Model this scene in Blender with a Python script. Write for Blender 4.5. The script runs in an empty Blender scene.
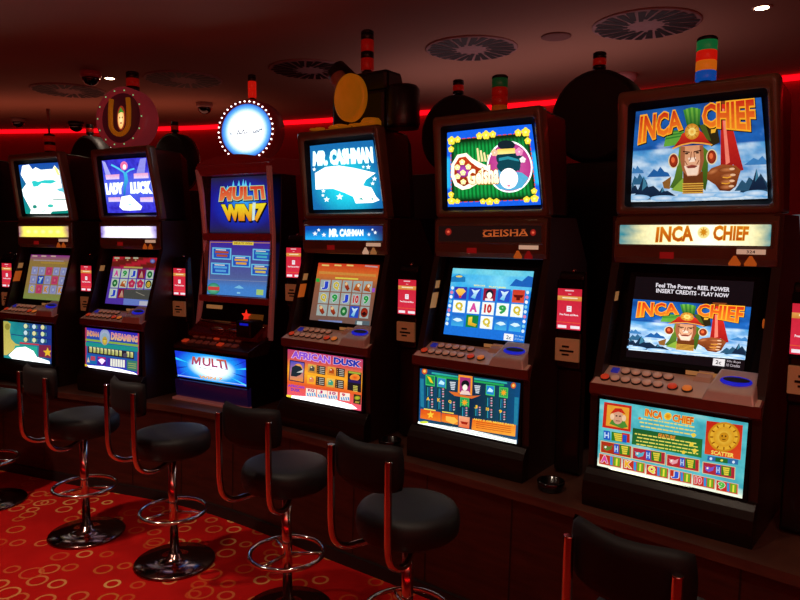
import bpy, bmesh, math, random
from math import sin, cos, pi, radians as R
from mathutils import Vector, noise
from mathutils.geometry import tessellate_polygon
import numpy as np
random.seed(7)
D = bpy.data
COL = bpy.context.scene.collection
BENCH = 0.582

# ---------------------------------------------------------------- helpers
def s2l(c):
    return c/12.92 if c <= .04045 else ((c+.055)/1.055)**2.4
def rgb(c, k=1.0):
    """'RRGGBB' (display) -> linear tuple, scaled by k"""
    if isinstance(c, str):
        v = [int(c[i:i+2], 16)/255 for i in (0, 2, 4)]
    else:
        v = c
    return tuple(s2l(x)*k for x in v)

def mat(name, col, rough=.5, metal=0, emit=None, es=0, spec=.5, coat=0, bump=None, nz=None):
    m = D.materials.new(name); m.use_nodes = True
    nt = m.node_tree; b = nt.nodes['Principled BSDF']
    c = rgb(col)
    b.inputs['Base Color'].default_value = (*c, 1)
    b.inputs['Roughness'].default_value = rough
    b.inputs['Metallic'].default_value = metal
    b.inputs['Specular IOR Level'].default_value = spec
    b.inputs['Coat Weight'].default_value = coat
    if emit:
        b.inputs['Emission Color'].default_value = (*rgb(emit), 1)
        b.inputs['Emission Strength'].default_value = es
    # every material gets a little procedural variation
    n = nt.nodes.new('ShaderNodeTexNoise'); n.inputs['Scale'].default_value = nz or 12
    tc = nt.nodes.new('ShaderNodeTexCoord'); nt.links.new(tc.outputs['Object'], n.inputs['Vector'])
    mx = nt.nodes.new('ShaderNodeMix'); mx.data_type = 'RGBA'
    mx.inputs[6].default_value = (*[x*.78 for x in c], 1); mx.inputs[7].default_value = (*[min(1, x*1.2) for x in c], 1)
    nt.links.new(n.outputs['Fac'], mx.inputs[0]); nt.links.new(mx.outputs[2], b.inputs['Base Color'])
    if bump:
        bp = nt.nodes.new('ShaderNodeBump'); bp.inputs['Strength'].default_value = bump
        n2 = nt.nodes.new('ShaderNodeTexNoise'); n2.inputs['Scale'].default_value = 180
        nt.links.new(tc.outputs['Object'], n2.inputs['Vector'])
        nt.links.new(n2.outputs['Fac'], bp.inputs['Height']); nt.links.new(bp.outputs['Normal'], b.inputs['Normal'])
    return m

def screen_mat(name, strength):
    m = D.materials.new(name); m.use_nodes = True
    nt = m.node_tree; b = nt.nodes['Principled BSDF']
    a = nt.nodes.new('ShaderNodeAttribute'); a.attribute_name = 'col'
    tc = nt.nodes.new('ShaderNodeTexCoord')
    n = nt.nodes.new('ShaderNodeTexNoise'); n.inputs['Scale'].default_value = 90
    nt.links.new(tc.outputs['Object'], n.inputs['Vector'])
    r = nt.nodes.new('ShaderNodeMapRange'); r.inputs['To Min'].default_value = .84; r.inputs['To Max'].default_value = 1.16
    nt.links.new(n.outputs['Fac'], r.inputs['Value'])
    mx = nt.nodes.new('ShaderNodeVectorMath'); mx.operation = 'SCALE'
    nt.links.new(a.outputs['Color'], mx.inputs[0]); nt.links.new(r.outputs[0], mx.inputs['Scale'])
    nt.links.new(mx.outputs[0], b.inputs['Emission Color'])
    b.inputs['Emission Strength'].default_value = strength
    b.inputs['Base Color'].default_value = (.004, .004, .004, 1)
    b.inputs['Roughness'].default_value = .25
    b.inputs['Specular IOR Level'].default_value = .25
    return m

class MB:
    """mesh builder: collects shapes, builds one object"""
    def __init__(s): s.v = []; s.f = []; s.m = []; s.sm = []
    def add(s, vs, fs, mi=0, smooth=False):
        o = len(s.v); s.v += [tuple(p) for p in vs]
        for f in fs: s.f.append([o+i for i in f]); s.m.append(mi); s.sm.append(smooth)
        return s
    def box(s, x0, x1, y0, y1, z0, z1, mi=0):
        vs = [(x0,y0,z0),(x1,y0,z0),(x1,y1,z0),(x0,y1,z0),(x0,y0,z1),(x1,y0,z1),(x1,y1,z1),(x0,y1,z1)]
        return s.add(vs, [(0,3,2,1),(4,5,6,7),(0,1,5,4),(1,2,6,5),(2,3,7,6),(3,0,4,7)], mi)
    def prism(s, prof, x0, x1, mi=0, x0b=None, x1b=None):
        """profile [(y,z)] extruded along x"""
        n = len(prof)
        vs = [(x0, y, z) for y, z in prof] + [(x1, y, z) for y, z in prof]
        fs = [(i, (i+1) % n, n+(i+1) % n, n+i) for i in range(n)]
        t = tessellate_polygon([[Vector((y, z, 0)) for y, z in prof]])
        fs += [tuple(a) for a in t] + [tuple(n+i for i in reversed(a)) for a in t]
        return s.add(vs, fs, mi)
    def tube(s, path, r, n=10, mi=0, closed=False):
        P = [Vector(p) for p in path]; k = len(P)
        rs = r if isinstance(r, (list, tuple)) else [r]*k
        up = Vector((0, 0, 1)); vs = []; fs = []
        prev = None
        for i, p in enumerate(P):
            a = P[(i-1) % k] if (closed or i > 0) else p
            b = P[(i+1) % k] if (closed or i < k-1) else p
            t = (b-a).normalized()
            if prev is None:
                e = t.orthogonal().normalized()
            else:
                e = (prev - t*prev.dot(t))
                e = e.normalized() if e.length > 1e-6 else t.orthogonal().normalized()
            prev = e; g = t.cross(e)
            for j in range(n):
                an = 2*pi*j/n; vs.append(p + (e*cos(an)+g*sin(an))*rs[i])
        kk = k if closed else k-1
        for i in range(kk):
            for j in range(n):
                a = i*n+j; b = i*n+(j+1) % n; c = ((i+1) % k)*n+(j+1) % n; d = ((i+1) % k)*n+j
                fs.append((a, b, c, d))
        s.add(vs, fs, mi, True)
        if not closed:
            s.add(vs[:n], [tuple(reversed(range(n)))], mi); s.add(vs[-n:], [tuple(range(n))], mi)
        return s
    def lathe(s, prof, c=(0, 0, 0), n=32, mi=0, axis='z', sx=1, sy=1, smooth=True):
        """prof [(r,h)] around axis"""
        vs = []; fs = []; k = len(prof)
        for r, h in prof:
            for j in range(n):
                a = 2*pi*j/n; x, y = r*cos(a)*sx, r*sin(a)*sy
                if axis == 'z': p = (x, y, h)
                elif axis == 'y': p = (x, h, y)
                else: p = (h, x, y)
                vs.append((p[0]+c[0], p[1]+c[1], p[2]+c[2]))
        for i in range(k-1):
            for j in range(n):
                fs.append((i*n+j, i*n+(j+1) % n, (i+1)*n+(j+1) % n, (i+1)*n+j))
        s.add(vs, fs, mi, smooth)
        s.add(vs[:n], [tuple(reversed(range(n)))], mi); s.add(vs[-n:], [tuple(range(n))], mi)
        return s
    def ring(s, loops, mi=0, smooth=False, cap=False):
        """loops: list of equal length closed loops"""
        n = len(loops[0]); vs = [p for l in loops for p in l]; fs = []
        for i in range(len(loops)-1):
            for j in range(n):
                fs.append((i*n+j, i*n+(j+1) % n, (i+1)*n+(j+1) % n, (i+1)*n+j))
        if cap: fs += [tuple(range(n))[::-1], tuple((len(loops)-1)*n+j for j in range(n))]
        return s.add(vs, fs, mi, smooth)
    def mesh(s, name, mats):
        me = D.meshes.new(name); me.from_pydata(s.v, [], s.f)
        for m in (mats if isinstance(mats, (list, tuple)) else [mats]): me.materials.append(m)
        me.polygons.foreach_set('material_index', s.m)
        me.polygons.foreach_set('use_smooth', s.sm)
        me.update()
        bm = bmesh.new(); bm.from_mesh(me); bmesh.ops.remove_doubles(bm, verts=bm.verts, dist=1e-5)
        bmesh.ops.recalc_face_normals(bm, faces=bm.faces); bm.to_mesh(me); bm.free()
        return me
    def build(s, name, mats, parent=None, bevel=0, seg=2):
        o = D.objects.new(name, s.mesh(name, mats)); COL.objects.link(o)
        if parent: o.parent = parent
        if bevel:
            b = o.modifiers.new('Bevel', 'BEVEL'); b.width = bevel; b.segments = seg; b.limit_method = 'ANGLE'; b.angle_limit = R(40)
            b.harden_normals = False
        return o

def tag(o, label=None, cat=None, group=None, kind=None):
    if label: o['label'] = label
    if cat: o['category'] = cat
    if group: o['group'] = group
    if kind: o['kind'] = kind
    return o
def empty(name, loc, rz=0, label=None, cat=None, group=None):
    o = D.objects.new(name, None); COL.objects.link(o); o.empty_display_size = .1
    o.location = loc; o.rotation_euler = (0, 0, rz); tag(o, label, cat, group); return o
def copy_tree(o, parent=None):
    c = o.copy(); COL.objects.link(c)
    if parent: c.parent = parent
    for ch in list(o.children): copy_tree(ch, c)
    return c
_cache = {}
def part(key, name, parent, make, mats, bevel=0):
    """shared mesh data: the same part on sister machines"""
    if key not in _cache:
        mb = MB(); make(mb); _cache[key] = mb.mesh(name, mats)
    o = D.objects.new(name, _cache[key]); COL.objects.link(o); o.parent = parent
    if bevel:
        b = o.modifiers.new('Bevel', 'BEVEL'); b.width = bevel; b.segments = 2; b.limit_method = 'ANGLE'; b.angle_limit = R(40)
    return o

# ---------------------------------------------------------------- flat printed / lit artwork
def homog(src, dst):
    A = []; B = []
    for (x, y), (u, v) in zip(src, dst):
        A.append([x, y, 1, 0, 0, 0, -u*x, -u*y]); B.append(u)
        A.append([0, 0, 0, x, y, 1, -v*x, -v*y]); B.append(v)
    return np.append(np.linalg.solve(np.array(A, float), np.array(B, float)), 1).reshape(3, 3)
UNIT = [(0, 1), (1, 1), (1, 0), (0, 0)]
_glyph = {}
def glyphs(txt, bold):
    k = (txt, bold)
    if k not in _glyph:
        c = D.curves.new('t', 'FONT'); c.body = txt; c.resolution_u = 2; c.offset = bold; c.fill_mode = 'FRONT'
        o = D.objects.new('t', c); COL.objects.link(o)
        me = D.meshes.new_from_object(o)
        vs = [(v.co.x, v.co.y) for v in me.vertices]; fs = [tuple(p.vertices) for p in me.polygons]
        D.objects.remove(o); D.curves.remove(c); D.meshes.remove(me)
        _glyph[k] = (vs, fs)
    return _glyph[k]

class Art:
    def __init__(s, src):
        s.V = []; s.F = []; s.C = []; s.layer = 0; s.Hs = [homog(src, UNIT)]; s.k = 1.0
    def push(s, src, dstsrc):
        """draw in another frame: src coords land on quad dstsrc (given in current coords)"""
        uv = [s.m(p) for p in dstsrc]; s.Hs.append(homog(src, uv))
    def pop(s): s.Hs.pop()
    def m(s, p):
        h = s.Hs[-1]; x = h[0][0]*p[0]+h[0][1]*p[1]+h[0][2]; y = h[1][0]*p[0]+h[1][1]*p[1]+h[1][2]; w = h[2][0]*p[0]+h[2][1]*p[1]+h[2][2]
        return (x/w, y/w)
    def put(s, pts, faces, cols):
        o = len(s.V); s.layer += 1
        for p in pts:
            u, v = s.m(p); s.V.append((min(1, max(0, u)), min(1, max(0, v)), s.layer))
        s.F += [[o+i for i in f] for f in faces]
        s.C += [tuple(c*s.k for c in x) for x in cols]
    def poly(s, pts, c, c2=None, k=1):
        f = tessellate_polygon([[Vector((*p, 0)) for p in pts]])
        a = rgb(c, k)
        if c2:
            b = rgb(c2, k); y0 = min(p[1] for p in pts); y1 = max(p[1] for p in pts)
            cols = [tuple(a[i]+(b[i]-a[i])*(p[1]-y0)/(y1-y0+1e-9) for i in range(3)) for p in pts]
        else: cols = [a]*len(pts)
        s.put(pts, f, cols)
    def rect(s, x0, y0, x1, y1, c, c2=None, k=1):
        s.poly([(x0, y0), (x1, y0), (x1, y1), (x0, y1)], c, c2, k)
    def quad(s, a, b, c_, d, c, c2=None, k=1): s.poly([a, b, c_, d], c, c2, k)
    def ell(s, x, y, rx, ry=None, c='FFFFFF', k=1, n=22, rot=0, edge=None):
        ry = ry or rx; ce, se = cos(rot), sin(rot)
        pts = [(x, y)]+[(x+rx*cos(2*pi*i/n)*ce-ry*sin(2*pi*i/n)*se, y+rx*cos(2*pi*i/n)*se+ry*sin(2*pi*i/n)*ce) for i in range(n)]
        f = [(0, 1+i, 1+(i+1) % n) for i in range(n)]
        s.put(pts, f, [rgb(c, k)]+[rgb(edge or c, k)]*n)
    def line(s, pts, w, c, k=1):
        for (x0, y0), (x1, y1) in zip(pts, pts[1:]):
            d = math.hypot(x1-x0, y1-y0) or 1; nx, ny = -(y1-y0)/d*w/2, (x1-x0)/d*w/2
            s.put([(x0+nx, y0+ny), (x1+nx, y1+ny), (x1-nx, y1-ny), (x0-nx, y0-ny)], [(0, 1, 2, 3)], [rgb(c, k)]*4)
            s.layer -= 1
        s.layer += 1
    def ringl(s, x, y, rx, ry, w, c, k=1, n=24, a0=0, a1=2*pi):
        s.line([(x+rx*cos(a0+(a1-a0)*i/n), y+ry*sin(a0+(a1-a0)*i/n)) for i in range(n+1)], w, c, k)
    def star(s, x, y, r, c, k=1, n=5, inner=.45):
        s.poly([(x+(r if i % 2 == 0 else r*inner)*sin(pi*i/n), y-(r if i % 2 == 0 else r*inner)*cos(pi*i/n)) for i in range(2*n)], c, k=k)
    def flower(s, x, y, r, c='F7E03C', c2='FFFFB0', k=1):
        for i in range(5):
            s.ell(x+r*.55*sin(2*pi*i/5), y-r*.55*cos(2*pi*i/5), r*.5, c=c, k=k, n=10); s.layer -= 1
        s.ell(x, y, r*.3, c=c2, k=k, n=8)
    def text(s, t, TL, TR, BR, BL, c, c2=None, bold=.0, out=None, ow=.05, k=1, ok=None, sh=None):
        """letters fitted into a quad"""
        vs, fs = glyphs(t, bold)
        x0 = min(p[0] for p in vs); x1 = max(p[0] for p in vs); y0 = min(p[1] for p in vs); y1 = max(p[1] for p in vs)
        def place(vv, dx=0, dy=0):
            r = []
            for x, y in vv:
                a = (x-x0)/(x1-x0); b = (y1-y)/(y1-y0)
                tx = TL[0]+(TR[0]-TL[0])*a; ty = TL[1]+(TR[1]-TL[1])*a; bx = BL[0]+(BR[0]-BL[0])*a; by = BL[1]+(BR[1]-BL[1])*a
                r.append((tx+(bx-tx)*b+dx, ty+(by-ty)*b+dy))
            return r
        if out:
            v2, f2 = glyphs(t, bold+ow)
            if sh: s.put(place(v2, *sh), f2, [(0.002,)*3]*len(v2))
            s.put(place(v2), f2, [rgb(out, ok or k)]*len(v2))
        a = rgb(c, k); b = rgb(c2 or c, k)
        cols = []
        for x, y in vs:
            q = (y1-y)/(y1-y0); cols.append(tuple(a[i]+(b[i]-a[i])*q for i in range(3)))
        s.put(place(vs), fs, cols)
    def tbox(s, t, x0, y0, x1, y1, c, **kw): s.text(t, (x0, y0), (x1, y0), (x1, y1), (x0, y1), c, **kw)
    def grid(s, quad, fn, nx=40, ny=30):
        """quad TL,TR,BR,BL in current coords; fn(a,b)->linear rgb"""
        pts = []; cols = []
        for j in range(ny+1):
            for i in range(nx+1):
                a = i/nx; b = j/ny
                tx = quad[0][0]+(quad[1][0]-quad[0][0])*a; ty = quad[0][1]+(quad[1][1]-quad[0][1])*a
                bx = quad[3][0]+(quad[2][0]-quad[3][0])*a; by = quad[3][1]+(quad[2][1]-quad[3][1])*a
                pts.append((tx+(bx-tx)*b, ty+(by-ty)*b)); cols.append(fn(a, b))
        n = nx+1
        s.put(pts, [(j*n+i, j*n+i+1, (j+1)*n+i+1, (j+1)*n+i) for j in range(ny) for i in range(nx)], cols)
    def build(s, name, corners, material, parent, bulge=0, eps=.00005):
        TL, TR, BR, BL = [Vector(c) for c in corners]
        nrm = (BL-TL).cross(TR-TL).normalized()
        if nrm.y > 0: nrm = -nrm
        vs = []
        for u, v, l in s.V:
            uu = .5+(u-.5)*(1+bulge*(1-(2*v-1)**2)); vv = .5+(v-.5)*(1+bulge*(1-(2*u-1)**2))
            p = BL+(BR-BL)*uu; q = TL+(TR-TL)*uu
            vs.append(p+(q-p)*vv+nrm*(l*eps))
        me = D.meshes.new(name); me.from_pydata([tuple(x) for x in vs], [], s.F); me.materials.append(material)
        at = me.color_attributes.new('col', 'FLOAT_COLOR', 'POINT')
        at.data.foreach_set('color', [x for c in s.C for x in (*c, 1)])
        me.update()
        o = D.objects.new(name, me); COL.objects.link(o); o.parent = parent; return o

def lerp(a, b, t):
    t = min(1, max(0, t)); return tuple(a[i]+(b[i]-a[i])*t for i in range(3))
def fbm(x, y, z=0): return noise.fractal(Vector((x, y, z)), 1.0, 2.0, 4)
def mix3(c1, c2, c3, t): return lerp(c1, c2, t*2) if t < .5 else lerp(c2, c3, t*2-1)

# ---------------------------------------------------------------- materials
M = {}
M['cab'] = mat('cabinet_black', '0E0908', .35, coat=.15)
M['bezel'] = mat('bezel_brown_black', '6E5A42', .3, coat=.3)
M['bezel_in'] = mat('inner_bezel_black', '0A0706', .6, spec=.15)
M['cheek'] = mat('cheek_brown', '2A1A13', .4)
M['deck'] = mat('deck_metal', 'DCB8A4', .36, .1, emit='B07858', es=.07)  # faint emission brightens the deck in place of lamp light
M['deck_edge'] = mat('deck_red_edge', '6E2A20', .35, coat=.1)
M['tray'] = mat('drop_tray_brown', '180B07', .35, spec=.25)
M['btn'] = mat('button_cream', 'E8C4AC', .3, emit='D09070', es=.16)
M['btn_rim'] = mat('button_rim', '2A1B18', .3)
M['btn_red'] = mat('button_red', 'C8442E', .3, emit='E0401E', es=.35)
M['btn_or'] = mat('button_orange', 'D77A38', .3, emit='F08030', es=.4)
M['btn_blue'] = mat('button_blue', '3A3AA0', .3, emit='3038C0', es=.3)
M['blue'] = mat('blue_glow', '0A10A0', .3, emit='1820E0', es=.55)
M['silver'] = mat('brushed_silver', 'E0CCC0', .3, .2)
M['chrome'] = mat('chrome', 'D8D0CC', .12, 1)
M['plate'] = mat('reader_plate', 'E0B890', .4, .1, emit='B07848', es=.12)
M['slot'] = mat('slot_black', '050403', .5)
M['red_pl'] = mat('red_plastic', '8A2220', .3, coat=.3, emit='801818', es=.08)  # faint glow added to lift the hood, which holds no lamp
M['frame3'] = mat('pillar_frame', 'B8807A', .25, .35, emit='A85048', es=.16)  # pink tint and slight glow stand in for red reflections in chrome
M['seat'] = mat('black_vinyl', '100E0F', .55, spec=.4, bump=.08)
M['back'] = mat('black_backrest', '100A0B', .65, spec=.3, bump=.08)
M['rubber'] = mat('black_rubber', '0C0A0A', .6)
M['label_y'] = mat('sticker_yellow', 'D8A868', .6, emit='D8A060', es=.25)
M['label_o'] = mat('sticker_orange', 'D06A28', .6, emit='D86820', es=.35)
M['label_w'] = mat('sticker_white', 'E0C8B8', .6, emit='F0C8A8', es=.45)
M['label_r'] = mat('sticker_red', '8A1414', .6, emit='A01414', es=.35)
M['bulb'] = mat('bulb_white', 'FFF4EE', .3, emit='FFF0F0', es=3)
M['gold'] = mat('gold_paint', 'D98A1E', .35, .1, emit='D07A10', es=.2)
M['gold_d'] = mat('gold_dark', 'A8600E', .4, .1, emit='A05808', es=.1)
M['pink'] = mat('dusty_tan', 'A0705C', .6)
for n, c, e in (('g', '1E6A40', '0C8040'), ('r', 'C01810', 'FF2010'), ('o', 'D86818', 'FF8018'), ('b', '1A50A8', '1060D0')):
    M['c_'+n] = mat('lamp_'+n, c, .25, emit=e, es=.35)
    M['cd_'+n] = mat('lamp_dim_'+n, c, .3, emit=e, es=.06)
M['c_k'] = mat('lamp_black', '14100F', .3)
S1 = screen_mat('lit_screen', 1.0)
S2 = screen_mat('bright_screen', 1.55)
SB = screen_mat('backlit_glass', 1.1)

# ---------------------------------------------------------------- artworks
def inca_scene(a, big=True):
    """coords of a 800x600 crop; frame quad (92,100)(715,65)(737,548)(60,552)"""
    Q = [(80, 100), (718, 66), (740, 552), (58, 556)]
    sky = rgb('1B62B4'); dk = rgb('0B2F6E'); wh = rgb('DCEAF4'); md = rgb('4E9AD2')
    def bg(u, v):
        n = fbm(u*4, v*7, 1.7)*.5+.5
        n2 = fbm(u*9, v*16, 4.2)*.5+.5
        if v < .42: return mix3(dk, sky, wh, (n-.25)*1.3*(.4+v)+.15)
        t = (v-.42)/.58
        base = mix3(md, wh, md, (n2-.2)*1.4)
        return lerp(mix3(sky, md, wh, n*1.2), base, t)
    a.grid(Q, bg, 70, 50)
    for x, y, w, h, c in ((90, 380, 40, 40, '3C78B0'), (205, 395, 60, 52, '1E5A9C'), (700, 355, 75, 42, '3B7CB8'), (100, 430, 50, 60, '2B5D80'), (690, 470, 90, 100, '1A3A52'), (640, 470, 60, 70, '27506C')):
        a.poly([(x-w, y+h*.5), (x-w*.4, y-h*.3), (x-w*.1, y-h*.05), (x+w*.15, y-h*.5), (x+w*.5, y), (x+w*.8, y+h*.1), (x+w, y+h*.5)], c)
    for x, y, w, h in ((140, 480, 110, 130), (75, 470, 30, 80), (690, 450, 60, 110), (230, 500, 60, 50)):
        a.poly([(x-w*.7, y+h*.5), (x-w*.35, y), (x-w*.1, y-h*.5), (x+w*.1, y-h*.05), (x+w*.35, y-h*.1), (x+w, y+h*.45)], '16304A', '0E2038')
        a.poly([(x-w*.1, y-h*.5), (x+w*.05, y-h*.1), (x-w*.2, y+h*.1)], '3E7A96')
    for x, y, rx in ((100, 530, 60), (230, 535, 70), (420, 520, 120), (560, 525, 80), (680, 520, 60), (330, 540, 60)):
        a.ell(x, y, rx, 16, 'DCE8F4', edge='7FB4E0')
    # feathers
    for i in range(7):
        t = i/6
        a.poly([(352+t*52, 190), (330+t*75, 105-8*sin(pi*t)), (343+t*75, 105-8*sin(pi*t)), (362+t*52, 190)], ['3E8A2E', '6FB03C'][i % 2], '1E5020')
    for i in range(6):
        t = i/5
        a.poly([(335, 195+t*30), (262-t*22, 196+t*42), (238-t*6, 225+t*46), (320, 235+t*30)], ['2F7A2C', '5FA038'][i % 2])
    a.poly([(405, 175), (500, 190), (512, 262), (470, 280), (440, 240)], '2A2410')
    a.poly([(412, 180), (440, 172), (470, 255), (445, 245)], '4A5A1C')
    # robe sides, hair
    a.poly([(312, 270), (330, 300), (326, 500), (262, 478), (285, 430), (300, 370)], '6C8E2C', '3C6020')
    a.poly([(425, 275), (455, 300), (452, 440), (440, 500), (420, 480)], '55781F', '2F4A18')
    a.poly([(270, 420), (225, 450), (232, 482), (262, 486)], '8A5A28')
    a.poly([(300, 460), (330, 430), (330, 505), (270, 492)], '86A83A')
    # neck with gold rings
    a.rect(330, 400, 428, 512, '6A3416')
    for i in range(5): a.rect(326, 458+i*12, 430, 465+i*12, 'F0C050', 'B06A18')
    # face
    a.poly([(318, 272), (430, 270), (434, 345), (420, 400), (398, 420), (352, 421), (328, 396), (316, 340)], 'D89468', 'E4B08E')
    a.poly([(318, 272), (340, 275), (338, 380), (352, 421), (328, 396), (316, 340)], 'A4603C')
    a.poly([(412, 272), (430, 270), (434, 345), (420, 400), (405, 418), (415, 350)], '9A5434')
    a.poly([(355, 330), (395, 328), (388, 350), (362, 352)], 'F6D8C0')
    a.poly([(335, 370), (410, 368), (400, 415), (352, 416)], 'F4D4BC')
    a.line([(330, 298), (364, 303)], 6, '3A1A10'); a.line([(384, 302), (420, 296)], 6, '3A1A10')
    a.ell(348, 309, 9, 4, '1A0A08'); a.ell(402, 307, 9, 4, '1A0A08')
    a.line([(372, 300), (368, 335), (360, 346)], 4, '7A3A20'); a.line([(384, 300), (388, 335), (394, 344)], 4, '7A3A20')
    a.poly([(345, 372), (374, 364), (402, 370), (390, 381), (355, 382)], '9C4838')
    a.line([(348, 376), (400, 374)], 3, '401510')
    a.line([(340, 345), (352, 366)], 4, '8A4628'); a.line([(410, 343), (398, 364)], 4, '8A4628')
    # ear discs
    for x, y in ((283, 342), (472, 330)):
        a.ell(x, y, 27, 38, 'E8D0A0'); a.ell(x, y, 22, 33, 'B8401C', edge='7A1C10'); a.ell(x-3, y-5, 9, 14, 'E86A38')
    # helmet
    a.poly([(277, 282), (312, 240), (325, 215), (345, 205), (410, 200), (430, 215), (445, 240), (475, 272), (425, 262), (375, 258), (325, 266)], 'D83420', '8C1410')
    a.line([(277, 282), (325, 266), (375, 258), (425, 262), (475, 272)], 7, 'E8A040')
    a.ell(376, 206, 37, 37, 'F8D060', edge='C87818'); a.ell(376, 206, 18, 18, 'E8A030', edge='F8E080')
    for i in range(8): a.line([(376+18*cos(i*pi/4), 206+18*sin(i*pi/4)), (376+33*cos(i*pi/4), 206+33*sin(i*pi/4))], 3, 'A05A10')
    # spear with red cloth and fist
    a.poly([(505, 62), (585, 55), (560, 95), (520, 95)], '7A3A18')
    a.poly([(520, 90), (548, 90), (600, 300), (625, 400), (600, 405), (575, 370), (556, 392), (535, 370), (515, 372)], 'D82A1C', '9A1818')
    a.poly([(526, 110), (536, 110), (560, 360), (540, 370)], 'F0806A')
    a.poly([(470, 385), (520, 368), (585, 375), (612, 400), (600, 440), (590, 480), (560, 505), (510, 500), (490, 470), (448, 440), (452, 405)], '9A4E24', '5C2410')
    for i, (x, y) in enumerate(((548, 395), (552, 425), (548, 455), (545, 482))):
        a.ell(x, y, 44-i*3, 14, 'C87A48', edge='7A3818', rot=-.05); a.ell(x+22, y-3, 13, 6, 'E8B890')
    a.line([(525, 432), (548, 436), (566, 430)], 6, 'E8A030'); a.line([(520, 462), (545, 466), (560, 461)], 6, 'E8A030')
    a.ell(478, 402, 30, 13, 'C87A48', edge='8A4422', rot=-.4)
    a.poly([(470, 195), (505, 170), (490, 215), (470, 218)], 'F0B030')
    # title lettering
    kw = dict(c='C42414', c2='F07A20', bold=.03, out='F8A828', ow=.045, sh=(4, 5))
    a.text('INCA', (112, 122), (318, 104), (327, 192), (102, 252), **kw)
    a.text('CHIEF', (432, 88), (680, 72), (684, 215), (428, 184), **kw)

def art_inca_top():
    a = Art([(84, 97), (714, 68), (738, 550), (59, 554)]); inca_scene(a); return a
def art_inca_main():
    a = Art([(253, 90), (657, 100), (625, 415), (220, 354)])
    a.grid([(250, 88), (660, 98), (628, 418), (218, 356)], lambda u, v: rgb('120C10'), 2, 2)
    a.text('Feel The Power - REEL POWER', (318, 110), (570, 122), (568, 137), (317, 124), 'F0E8F0', bold=.025)
    a.text('INSERT CREDITS - PLAY NOW', (319, 128), (567, 143), (565, 157), (318, 142), 'F0E8F0', bold=.025)
    a.push([(84, 97), (714, 68), (738, 550), (59, 554)], [(246, 163), (646, 190), (631, 376), (229, 331)]); a.k = 1.35; inca_scene(a); a.k = 1; a.pop()
    a.quad((516, 368), (558, 373), (555, 398), (513, 392), 'F8F0F0'); a.text('2c', (525, 374), (545, 377), (543, 391), (523, 388), '202020', bold=.02)
    a.text('50c Buys', (565, 375), (615, 382), (613, 391), (563, 384), 'C8B8C0', bold=.01); a.text('10 Credits', (563, 387), (613, 394), (611, 404), (561, 397), 'C8B8C0', bold=.01)
    return a
def art_inca_title():
    a = Art([(145, 487), (540, 487), (538, 545), (143, 525)])
    def bg(u, v):
        e = abs(u-.5)*2; c = lerp(rgb('FFFAE0', 1.35), rgb('F4E8A8', 1.1), e*1.2)
        return lerp(c, rgb('2C8A9A'), (e-.72)*3.2+(fbm(u*8, v*3)*.4))
    a.grid([(143, 485), (542, 485), (540, 547), (141, 527)], bg, 40, 6)
    a.text('INCA', (222, 492), (307, 489), (307, 524), (218, 524), 'E07A18', 'B84A10', bold=.03, out='F0C040', ow=.03)
    a.text('CHIEF', (362, 489), (466, 492), (462, 528), (360, 524), 'E07A18', 'B84A10', bold=.03, out='F0C040', ow=.03)
    a.ell(335, 505, 16, 14, 'F8C030', edge='FFF0A0'); a.star(335, 504, 12, 'D88818', n=8)
    return a

def hih(a, x, y, w, h, sl, bars=True):
    """small pay-table block: blue figures beside green/yellow columns"""
    a.quad((x, y), (x+w*.3, y+sl*.3), (x+w*.3, y+h+sl*.3), (x, y+h), '1C56C0')
    a.line([(x+w*.06, y+h*.2), (x+w*.06, y+h*.85)], w*.05, 'C8E0F8'); a.line([(x+w*.22, y+h*.25), (x+w*.22, y+h*.9)], w*.05, 'C8E0F8')
    a.line([(x+w*.06, y+h*.55), (x+w*.22, y+h*.58)], w*.05, 'C8E0F8')
    a.quad((x+w*.36, y+sl*.36), (x+w, y+sl), (x+w, y+h+sl), (x+w*.36, y+h+sl*.36), '2C7A24')
    a.quad((x+w*.46, y+h*.1+sl*.5), (x+w*.9, y+h*.1+sl*.9), (x+w*.82, y+h*.95+sl*.8), (x+w*.54, y+h*.95+sl*.55), 'E8D040')
    for i in range(3): a.line([(x+w*.5, y+h*(.3+.22*i)+sl*.5), (x+w*.86, y+h*(.3+.22*i)+sl*.86)], h*.05, '2C6A20')

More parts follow.
